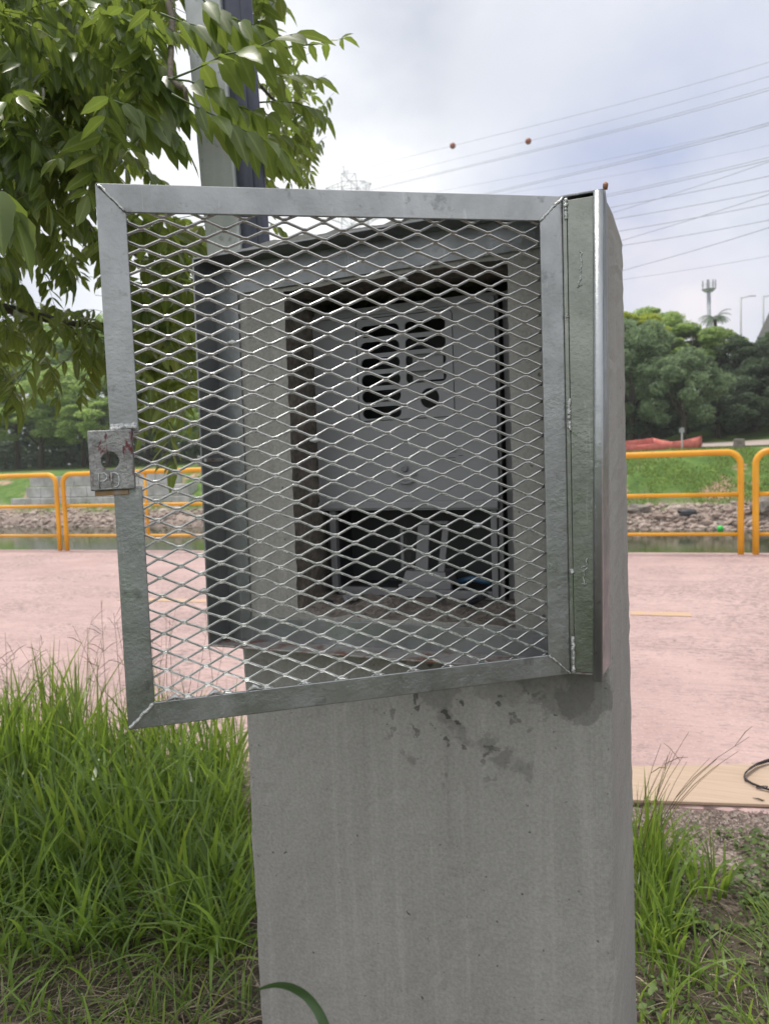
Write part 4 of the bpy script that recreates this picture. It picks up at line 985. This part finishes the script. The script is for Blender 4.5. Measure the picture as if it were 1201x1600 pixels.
for f_ in me.polygons: f_.use_smooth = True
o = bpy.data.objects.new('ball', me); col.objects.link(o); o.location = (p[0], p[1], max(p[2], ZW+.08)); tag(o, 'bright green ball floating at the water edge', 'ball')
# gravel road on the far bank
xr0 = on_y(1092, 690, 41)[0]
V = []; xs_ = np.linspace(0, 60, 40); 
for x in xs_:
    for t in np.linspace(0, 1, 12):
        y = 38.6+(.9 if x < 2 else 0)*(1-x/2 if x < 2 else 0)+t*(9.5-(2.0*(1-x/3) if x < 3 else 0)); V.append((xr0+x, y, terr(xr0+x, y)+.05))
Q = [(i*12+j, (i+1)*12+j, (i+1)*12+j+1, i*12+j+1) for i in range(39) for j in range(11)]
o = np_mesh('gravel_road', V, Q, material('pinkish_gravel', lambda k: k.bsdf(k.ramp(k.noise(k.pos(), 3, 7, .7), [(.3, (.33, .27, .24)), (.7, (.48, .40, .36))]), .95)), None, (0, 0, 0), smooth=True); tag(o, kind='structure')
# telecom tower
dt = 165.; tb = at(1108, 690, dt); tb[2] = 0; k_ = dt/F
def zy(y): return at(1108, y, dt)[2]
e = empty('telecom_tower', tuple(tb), 'slender pale telecom monopole with a round antenna platform rising behind the trees', 'telecom tower')
tw = material('pale_blue_grey_tower', lambda k: k.bsdf(k.ramp(k.noise(k.map(k.pos(), (1, 1, 1)), .6, 2), [(.4, (.24, .27, .32)), (.6, (.42, .44, .47))]), .6))
b = MB(); b.tube([(tb[0], tb[1], 0), (tb[0], tb[1], zy(456))], [.55, .40], 12); b.build('mast', tw, e, smooth=True)
b = MB(); b.tube([(tb[0], tb[1], zy(459)), (tb[0], tb[1], zy(455))], [.9, 1.5], 16); b.build('platform', tw, e)
b = MB(); b.tube([(tb[0], tb[1], zy(455)), (tb[0], tb[1], zy(441))], .18, 8); b.build('top_spike', metal_grey, e)
for i in range(7):
    a = i*2*math.pi/7; b = MB(); b.box((tb[0]+1.35*math.cos(a)-.13, tb[1]+1.35*math.sin(a)-.08, zy(454)), (tb[0]+1.35*math.cos(a)+.13, tb[1]+1.35*math.sin(a)+.08, zy(442))); b.build('antenna_panel', tw, e)
b = MB(); b.tube([(tb[0]+1.5*math.cos(a), tb[1]+1.5*math.sin(a), zy(448)) for a in np.linspace(0, 2*math.pi, 17)], .05, 5); b.build('guard_ring', metal_grey, e)
# palm
pc = at(1117, 497, 78); e = empty('palm_tree', (pc[0], pc[1], terr(pc[0], pc[1])), 'palm with drooping fronds silhouetted in front of the telecom tower', 'palm tree')
b = MB(); b.tube([(pc[0], pc[1], terr(pc[0], pc[1])-.2), (pc[0]+.2, pc[1], 5), (pc[0], pc[1], pc[2]-.1)], [.22, .18, .16], 8); b.build('trunk', bark, e, smooth=True)
V, Q = [], []; r_ = np.random.default_rng(8)
for i in range(17):
    a = i*2*math.pi/17+r_.uniform(-.15, .15); el = r_.uniform(.15, 1.1); P = pc.copy(); d = np.array([math.cos(a)*math.cos(el), math.sin(a)*math.cos(el), math.sin(el)])
    for s_ in range(11):
        P2 = P+d*.17; side = np.cross(d, (0, 0, 1.)); side /= np.linalg.norm(side)
        Lf = .42*math.sin(math.pi*min(.98, (s_+1.3)/12.5))
        for sg in (1, -1):
            n0_ = len(V); tip = P+side*sg*Lf+d*.16-np.array([0, 0, .20*Lf+.05]); V += [P, P2, tip+d*.03, tip]; Q.append((n0_, n0_+1, n0_+2, n0_+3))
        P = P2; d = d-np.array([0, 0, .16]); d /= np.linalg.norm(d)
np_mesh('fronds', V, Q, LM['dark'], e)
# bridge deck passing high on the right
def brp(x, y): 
    d_ = 80*81/(x-1103); return at(x, y, d_)
A_, B_ = brp(1163, 575), brp(1700, -531)
zt_b, zb_b = A_[2]*.5+B_[2]*.5, None
A_[2] = B_[2] = 11.6; di = (B_-A_); di /= np.linalg.norm(di); sd_ = np.cross(di, (0, 0, 1.)); 
if sd_@RT < 0: sd_ = -sd_
conc_far = material('dark_bridge_concrete', lambda k: k.bsdf(k.ramp(k.noise(k.map(k.pos(), (1, 1, 3)), .9, 7, .65), [(.3, (.10, .10, .10)), (.7, (.24, .235, .23))]), .9))
e = empty('viaduct', tuple((A_+B_)/2), 'dark concrete viaduct deck crossing high at the right edge', 'viaduct')
b = MB(); z = np.array([0, 0, 1.])
b.hexa([A_-z*1.1, B_-z*1.1, B_-z*1.1+sd_*11, A_-z*1.1+sd_*11, A_-z*.3, B_-z*.3, B_-z*.3+sd_*11, A_-z*.3+sd_*11]); b.build('deck', conc_far, e)
b = MB(); b.hexa([A_-z*.29, B_-z*.29, B_-z*.29+sd_*.25, A_-z*.29+sd_*.25, A_+z*.6, B_+z*.6, B_+z*.6+sd_*.25, A_+z*.6+sd_*.25]); b.build('parapet', conc_far, e)
b = MB(); b.hexa([A_-z*2.0+sd_*2, B_-z*2.0+sd_*2, B_-z*2.0+sd_*9, A_-z*2.0+sd_*9, A_-z*1.11+sd_*2, B_-z*1.11+sd_*2, B_-z*1.11+sd_*9, A_-z*1.11+sd_*9]); b.build('girder', conc_far, e)
for t in (.28, .62):
    c_ = A_+(B_-A_)*t+sd_*5.5; b = MB(); b.box((c_[0]-.8, c_[1]-.8, -4), (c_[0]+.8, c_[1]+.8, 9.59)); b.build('pier', conc_far, e)
def lamp(px, ytop, d_, label):
    t_ = at(px, ytop, d_); g_ = terr(t_[0], t_[1]); e = empty('street_lamp', (t_[0], t_[1], g_), label, 'street lamp', 'tall street lamps by the viaduct')
    b = MB(); b.tube([(t_[0], t_[1], g_-.3), (t_[0], t_[1], t_[2])], [.16, .09], 8); b.build('lamp_pole', metal_grey, e, smooth=True)
    b = MB(); q_ = t_+RT*1.0+np.array([0, 0, .12]); b.tube([t_-np.array([0, 0, .15]), q_], .05, 6); b.build('lamp_arm', metal_grey, e)
    b = MB(); b.hexa([q_+RT*.0+np.array([0, -.12, -.05]), q_+RT*.8+np.array([0, -.12, -.02]), q_+RT*.8+np.array([0, .12, -.02]), q_+np.array([0, .12, -.05]), q_+np.array([0, -.12, .05]), q_+RT*.8+np.array([0, -.12, .06]), q_+RT*.8+np.array([0, .12, .06]), q_+np.array([0, .12, .05])]); b.build('lamp_head', metal_grey, e)
lamp(1157, 464, 88, 'left street lamp with a short arm standing above the trees')
lamp(1192, 462, 84, 'right street lamp, its arm reaching past the picture edge')
# transmission pylon
dp_ = 135.; k_ = dp_/F; pb_ = at(556, 700, dp_); gz = 0.0
e = empty('transmission_pylon', (pb_[0], pb_[1], gz), 'pale lattice transmission pylon head showing above the door', 'pylon')
pyl_m = material('pale_pylon_steel', lambda k: k.bsdf((.55, .56, .58), .6, .1))
def pz(y): return at(556, y, dp_)[2]
def pt_(px, y, o_=0): 
    q_ = at(px, y, dp_); return q_+np.array([0, o_, 0])
b = MB(); R1 = .055
def st_(a, c_, r=R1): b.tube([a, c_], r, 4, cap=False)
lv = [(537, 576, 640), (539, 573, 500), (541, 570, 400), (541, 568, 345), (541, 566, 300), (541, 562, 276)]
for i in range(len(lv)-1):
    for o_ in (-2, 2):
        a0, a1, ya = lv[i]; c0_, c1_, yc = lv[i+1]
        n_sub = max(1, int((ya-yc)/22))
        for s_ in range(n_sub):
            t0, t1 = s_/n_sub, (s_+1)/n_sub; L0, R0, Y0_ = a0+(c0_-a0)*t0, a1+(c1_-a1)*t0, ya+(yc-ya)*t0; L1, R1_, Y1_ = a0+(c0_-a0)*t1, a1+(c1_-a1)*t1, ya+(yc-ya)*t1
            st_(pt_(L0, Y0_, o_), pt_(L1, Y1_, o_), .08); st_(pt_(R0, Y0_, o_), pt_(R1_, Y1_, o_), .08); st_(pt_(L0, Y0_, o_), pt_(R1_, Y1_, o_)); st_(pt_(R0, Y0_, o_), pt_(L1, Y1_, o_)); st_(pt_(L1, Y1_, o_), pt_(R1_, Y1_, o_))
            m_ = (Y0_+Y1_)/2; st_(pt_((L0+L1)/2, m_, o_), pt_((R0+R1_)/2, m_, o_), .05)
    for px_ in lv[i][:2]: st_(pt_(px_, lv[i][2], -2), pt_(px_, lv[i][2], 2))
b.build('lattice_body', pyl_m, e)
for (ya, yt, xt) in ((300, 286, 580), (276, 268, 537), (345, 340, 590), (345, 340, 510), (300, 294, 508)):
    b = MB()
    for o_ in (-1.2, 1.2):
        x0 = 566 if xt > 556 else 541
        st_(pt_(x0, ya+6, o_), pt_(xt, yt, 0), .06); st_(pt_(x0, ya-14, o_), pt_(xt, yt, 0), .06)
        for t in (.3, .6): st_(pt_(x0+(xt-x0)*t, ya+6+(yt-ya-6)*t, o_*(1-t)), pt_(x0+(xt-x0)*t, ya-14+(yt-ya+14)*t, o_*(1-t)), .05)
    b.build('cross_arm', pyl_m, e)
# overhead conductors
wire_m = material('conductor_aluminium', lambda k: k.bsdf((.27, .285, .33), .5, .3))
GW = 'overhead power lines crossing the sky'
ORD = ['topmost thin', 'second thin', 'third, thick doubled', 'faint fourth', 'fifth, dark', 'faint sixth', 'seventh, dark', 'steep crossing eighth', 'ninth', 'tenth', 'eleventh, steep crossing', 'twelfth', 'thirteenth', 'fourteenth, steep', 'lowest faint']
WL = [((600, 256), (1200, 94), .030, 0), ((600, 278), (1200, 116), .026, 0), ((600, 294), (1200, 138), .036, 1), ((685, 299), (1200, 190), .020, 0), ((765, 301), (1200, 192.5), .036, 1), ((860, 287), (1200, 224), .016, 0), ((955, 300), (1200, 247), .036, 1),
      ((965, 325), (1200, 249), .030, 0), ((962, 317), (1200, 272), .034, 0), ((965, 336), (1200, 295), .034, 0), ((970, 371), (1200, 300), .034, 0), ((970, 355), (1200, 315), .034, 0), ((972, 378), (1200, 341), .034, 0), ((975, 417), (1200, 352), .034, 0), ((975, 431), (1200, 397), .020, 0)]
d0w, d1w = 130., 46.
def wpt(a, c_, x, d_a, d_c, xa, xc):
    y = a[1]+(c_[1]-a[1])*(x-a[0])/(c_[0]-a[0]); t = (x-xa)/(xc-xa); inv = (1-t)/d_a+t/d_c
    return at(x, y, 1/inv)
for i, (a, c_, r, dbl) in enumerate(WL):
    xa = 552 if i not in (7, 10, 13) else 640; xc = 1420; pts = [wpt(a, c_, x, d0w, d1w-8, xa, xc) for x in np.linspace(xa, xc, 15)]
    n_p = len(pts); pts = [p-np.array([0, 0, .55*math.sin(math.pi*j/(n_p-1))*1.0-.28]) for j, p in enumerate(pts)]
    o_ = empty('power_line', tuple(pts[7]), ORD[i]+' power line of the fan crossing the sky at the right', 'power line', GW)
    r *= .62; b = MB(); b.tube(pts, r, 5); b.build('conductor', wire_m, o_)
    if dbl: b = MB(); b.tube([p+np.array([0, .1, .20]) for p in pts], r*.8, 5); b.build('conductor', wire_m, o_)
    if i < 2:
        xb = (707, 825)[i]; q_ = wpt(a, c_, xb, d0w, d1w-8, xa, xc); t = (xb-xa)/(xc-xa); q_ = q_-np.array([0, 0, .55*math.sin(math.pi*t)-.28])
        bm = bmesh.new(); bmesh.ops.create_uvsphere(bm, u_segments=16, v_segments=10, radius=(.37, .31)[i]); me = bpy.data.meshes.new('marker_ball'); bm.to_mesh(me); bm.free()
        me.materials.append(material('orange_marker_paint', lambda k: k.bsdf((.34, .10, .06), .5)) if i == 0 else bpy.data.materials['orange_marker_paint'])
        for f_ in me.polygons: f_.use_smooth = True
        o = bpy.data.objects.new('marker_ball', me); col.objects.link(o); o.location = tuple(q_)
        tag(o, ('orange aerial marker ball on the topmost thin wire, left of the other', 'orange aerial marker ball on the second wire, right of the other')[i], 'marker ball', 'orange marker balls on the wires')
# ------------------------------------------------------------------ near grass and weeds
r_ = np.random.default_rng(2024)
def roots_px(poly, n_, zoff=-.03):
    xs_ = [p[0] for p in poly]; ys_ = [p[1] for p in poly]; out = []
    while len(out) < n_:
        x, y = r_.uniform(min(xs_), max(xs_)), r_.uniform(min(ys_), max(ys_))
        if in_poly(x, y, poly): p = on_z(x, y, ZG+zoff); out.append(p)
    return np.array(out)
VV, QQ, nv = [], [], 0
def addb(V, Q):
    global nv
    VV.append(V); QQ.append(Q+nv); nv += len(V)
def sow(poly, n_, h0, h1, w0, w1, b0, b1, az=None):
    if az is None:
        nc = max(4, n_//16); ce_ = roots_px(poly, nc); idx = r_.integers(0, nc, n_); jit = r_.normal(0, .028, (n_, 2)); rt = ce_[idx].copy(); rt[:, :2] += jit
        ch = r_.uniform(.7, 1.15, nc)[idx]; az_ = np.arctan2(jit[:, 1], jit[:, 0])+r_.normal(0, .8, n_); n2 = n_//4; rt[:n2] = roots_px(poly, n2)
        addb(*blades(rt, r_.uniform(h0, h1, n_)*ch, 1.25*(w0+(w1-w0)*r_.random(n_)**1.2), r_.uniform(b0, b1, n_), r_, az_))
    else:
        rt = roots_px(poly, n_); addb(*blades(rt, r_.uniform(h0, h1, n_), r_.uniform(w0, w1, n_), r_.uniform(b0, b1, n_), r_, r_.normal(az[0], az[1], n_)))
def flush(name, mat_, label, cat, org):
    global VV, QQ, nv
    o = np_mesh(name, np.concatenate(VV), np.concatenate(QQ), mat_, None, org, smooth=False); tag(o, label, cat, kind='stuff'); VV, QQ, nv = [], [], 0; return o
sow([(-420, 1175), (190, 1185), (385, 1215), (390, 1260), (-420, 1250)], 1700, .24, .54, .004, .019, .1, 1.3)
sow([(-420, 1180), (150, 1185), (170, 1260), (-420, 1250)], 600, .42, .66, .005, .015, .05, .9)
sow([(-420, 1240), (392, 1250), (396, 1345), (-420, 1350)], 1900, .20, .50, .004, .020, .2, 1.6)
sow([(-420, 1340), (398, 1340), (400, 1430), (-420, 1440)], 1500, .16, .42, .004, .018, .3, 1.7)
sow([(-420, 1430), (400, 1430), (402, 1510), (-420, 1540)], 1100, .12, .34, .004, .015, .5, 1.8)
sow([(-420, 1500), (402, 1490), (404, 1700), (-420, 1720)], 620, .06, .22, .003, .010, .6, 1.9)
flush('tall_grass', grass_m, 'tall lush green grass growing left of the concrete pillar', 'tall grass', (-1.2, 1.2, ZG))
def curve3(P, n_=6):
    out = []
    for i in range(len(P)-1):
        p0, p1, p2, p3 = P[max(i-1, 0)], P[i], P[i+1], P[min(i+2, len(P)-1)]
        for t in np.linspace(0, 1, n_, endpoint=False): out.append(.5*(2*p1+(p2-p0)*t+(2*p0-5*p1+4*p2-p3)*t*t+(3*p1-p0-3*p2+p3)*t**3))
    return out+[P[-1]]
g_ = on_z(640, 3000, ZG)
P = curve3([g_, at(580, 2100, .50), at(530, 1690, .50), at(508, 1606, .51), at(486, 1566, .52), at(460, 1546, .53), at(430, 1540, .54), at(396, 1549, .55)])
V = []
for i, p in enumerate(P):
    d = P[min(i+1, len(P)-1)]-P[max(i-1, 0)]; s_ = np.cross(d, FW); s_ /= np.linalg.norm(s_); d /= np.linalg.norm(d); t = i/(len(P)-1); w2 = .0072*min(1, .35+t*2)*(1 if t < .72 else max(.05, (1-t)/.28)**.8)
    V += [p-s_*w2/2, p+FW*w2*.12, p+s_*w2/2]
Q = []
for i in range(len(P)-1): Q += [(3*i, 3*i+1, 3*i+4, 3*i+3), (3*i+1, 3*i+2, 3*i+5, 3*i+4)]
o = np_mesh('grass_blade', V, Q, material('dark_shaded_blade', m_leaf((.030, .06, .022), (.035, .07, .024), (.10, .20, .05), .4, .25)), None, tuple(g_), smooth=True)
tag(o, 'single long dark green blade arching close in front of the pillar foot', 'grass blade')
# right side tufts
sow([(985, 1335), (1030, 1335), (1030, 1420), (985, 1430)], 170, .16, .40, .003, .011, .05, .9)
sow([(985, 1420), (1040, 1420), (1060, 1500), (985, 1520)], 150, .10, .26, .004, .009, .3, 1.1)
sow([(985, 1500), (1300, 1560), (1300, 1800), (985, 1800)], 330, .08, .24, .004, .010, .4, 1.5)
sow([(1040, 1380), (1130, 1390), (1130, 1470), (1040, 1470)], 44, .14, .28, .008, .015, .2, 1.2)
sow([(1150, 1440), (1300, 1440), (1300, 1560), (1150, 1560)], 60, .08, .22, .005, .010, .6, 1.4, (2.9, .5))
flush('weed_tuft', grass_m, 'green grass tufts growing right of the concrete pillar foot', 'grass', (.6, 1.0, ZG))
# dry straw and thin seed stems
for poly, n_ in (([(-400, 1440), (400, 1420), (404, 1720), (-400, 1720)], 2600), ([(990, 1300), (1300, 1300), (1300, 1800), (990, 1800)], 420), ([(-300, 1250), (395, 1250), (398, 1440), (-300, 1440)], 450)):
    rt = roots_px(poly, n_, .0); az = r_.uniform(0, 6.28, n_); V, Q = blades(rt, r_.uniform(.02, .07, n_), r_.uniform(.0008, .0026, n_), r_.uniform(1.0, 2.2, n_), r_, az); 
    V = V.reshape(n_, -1, 3); ext = r_.uniform(1.0, 2.6, n_); V[:, :, 0] = rt[:, None, 0]+(V[:, :, 0]-rt[:, None, 0])*ext[:, None]; V[:, :, 1] = rt[:, None, 1]+(V[:, :, 1]-rt[:, None, 1])*ext[:, None]; V[:, :, 2] = ZG+.002+np.abs(V[:, :, 2]-ZG)*.55
    addb(V.reshape(-1, 3), Q)
flush('dry_straw', straw_m, 'dry straw and dead grass littering the soil', 'straw', (0, 1, ZG))
V, Q = [], []; b = MB()
def stem(root, h, az, bd, heads):
    P = [root+np.array([math.cos(az)*h*bd*t**2, math.sin(az)*h*bd*t**2, h*t]) for t in np.linspace(0, 1, 7)]; b.tube(P, [.0011]*5+[.0008, .0006], 4, cap=False)
    for _ in range(heads):
        t = random.uniform(.72, .98); q_ = root+np.array([math.cos(az)*h*bd*t**2, math.sin(az)*h*bd*t**2, h*t]); a = random.uniform(0, 6.28); l = random.uniform(.05, .10)
        b.tube([q_, q_+np.array([math.cos(a)*l*.6, math.sin(a)*l*.6, l*.45]), q_+np.array([math.cos(a)*l, math.sin(a)*l, l*.6])], [.0009, .0014, .0006], 4, cap=False)
for rt in roots_px([(-200, 1185), (300, 1200), (380, 1225), (380, 1260), (-200, 1240)], 60): stem(rt, random.uniform(.45, .80), random.uniform(0, 6.28), random.uniform(.05, .35), random.choice((0, 2, 3, 4)))
for rt in roots_px([(988, 1340), (1030, 1340), (1030, 1420), (988, 1420)], 15): stem(rt, random.uniform(.25, .50), random.uniform(-.5, .9), random.uniform(.15, .7), random.choice((0, 0, 1)))
o = b.build('seed_stems', material('thin_brown_green_stem', lambda k: k.bsdf(k.ramp(k.rnd(), [(0, (.05, .055, .03)), (.7, (.12, .10, .05)), (1, (.24, .12, .06))]), .7)), None, (0, 1, ZG)); tag(o, 'thin brown seed stems standing above the grass', 'grass stems', kind='stuff')
# ground cover: little rounded leaves
n_ = 2600; rt = np.concatenate([roots_px([(1030, 1300), (1300, 1300), (1300, 1450), (1050, 1460)], 1900, 0), roots_px([(1000, 1420), (1300, 1440), (1300, 1750), (1000, 1750)], 700, 0)])
rt = rt[(np.sin(rt[:, 0]*23)+np.sin(rt[:, 1]*19+rt[:, 0]*7)+r_.normal(0, .5, len(rt))) > -.35]
V, Q = [], []
for p in rt:
    s_ = r_.uniform(.006, .015); c_ = p+np.array([0, 0, r_.uniform(.002, .028)]); n3 = np.array([r_.normal(0, .45), r_.normal(0, .45), 1]); n3 /= np.linalg.norm(n3); a = r_.uniform(0, 6.28); d = np.array([math.cos(a), math.sin(a), 0]); d -= n3*(d@n3); e_ = np.cross(n3, d); n0_ = len(V)
    V += [c_-d*s_, c_-d*s_*.3+e_*s_*.62, c_+d*s_*.5+e_*s_*.5, c_+d*s_, c_+d*s_*.5-e_*s_*.5, c_-d*s_*.3-e_*s_*.62]; Q += [(n0_, n0_+1, n0_+2, n0_+3), (n0_, n0_+3, n0_+4, n0_+5)]
o = np_mesh('ground_cover', V, Q, material('ground_cover_leaves', m_leaf((.05, .085, .02), (.10, .15, .035), (.25, .36, .06), .5, .3)), None, (.8, 1.5, ZG)); tag(o, 'low leafy ground cover on the dark soil at the right', 'ground cover', kind='stuff')
# gravel and clods
V, T = [], []; rt = np.concatenate([roots_px([(985, 1262), (1300, 1270), (1300, 1330), (985, 1320)], 2600, .0), roots_px([(985, 1320), (1300, 1330), (1300, 1800), (985, 1800)], 1300, .0), roots_px([(-300, 1400), (400, 1400), (404, 1750), (-300, 1750)], 1500, .0)])
for p in rt:
    s_ = r_.uniform(.0015, .0055); tet = np.array([(1, 0, -.3), (-.6, .8, -.3), (-.6, -.8, -.3), (0, 0, .8)])*s_*r_.uniform(.6, 1.4, (4, 1)); a = r_.uniform(0, 6.28); Rz = np.array([[math.cos(a), -math.sin(a), 0], [math.sin(a), math.cos(a), 0], [0, 0, 1]])
    n0_ = len(V); V += list(p+tet@Rz.T+np.array([0, 0, .001-.012+.010])); T += [(n0_, n0_+1, n0_+3), (n0_+1, n0_+2, n0_+3), (n0_+2, n0_, n0_+3)]
o = np_mesh('gravel', V, [], material('pale_gravel', lambda k: k.bsdf(k.ramp(k.rnd(), [(0, (.10, .08, .07)), (.5, (.28, .22, .19)), (1, (.55, .48, .44))]), .9)), None, (.5, 1.5, ZG), tris=T); tag(o, 'loose pinkish gravel and clods on the soil', 'gravel', kind='stuff')

# ------------------------------------------------------------------ thin humid air over the river valley
b = MB(); b.box((-160, -12, -6), (160, 230, 62))
def haze_mat():
    m = bpy.data.materials.new('humid_air'); m.use_nodes = True; k = NT(m.node_tree)
    v = k.n('ShaderNodeVolumePrincipled'); v.inputs['Color'].default_value = (.96, .98, 1, 1); v.inputs['Density'].default_value = .0008; v.inputs['Anisotropy'].default_value = .2
    o = k.n('ShaderNodeOutputMaterial'); k.t.links.new(v.outputs[0], o.inputs['Volume']); return m
o = b.build('haze', haze_mat()); tag(o, kind='stuff')
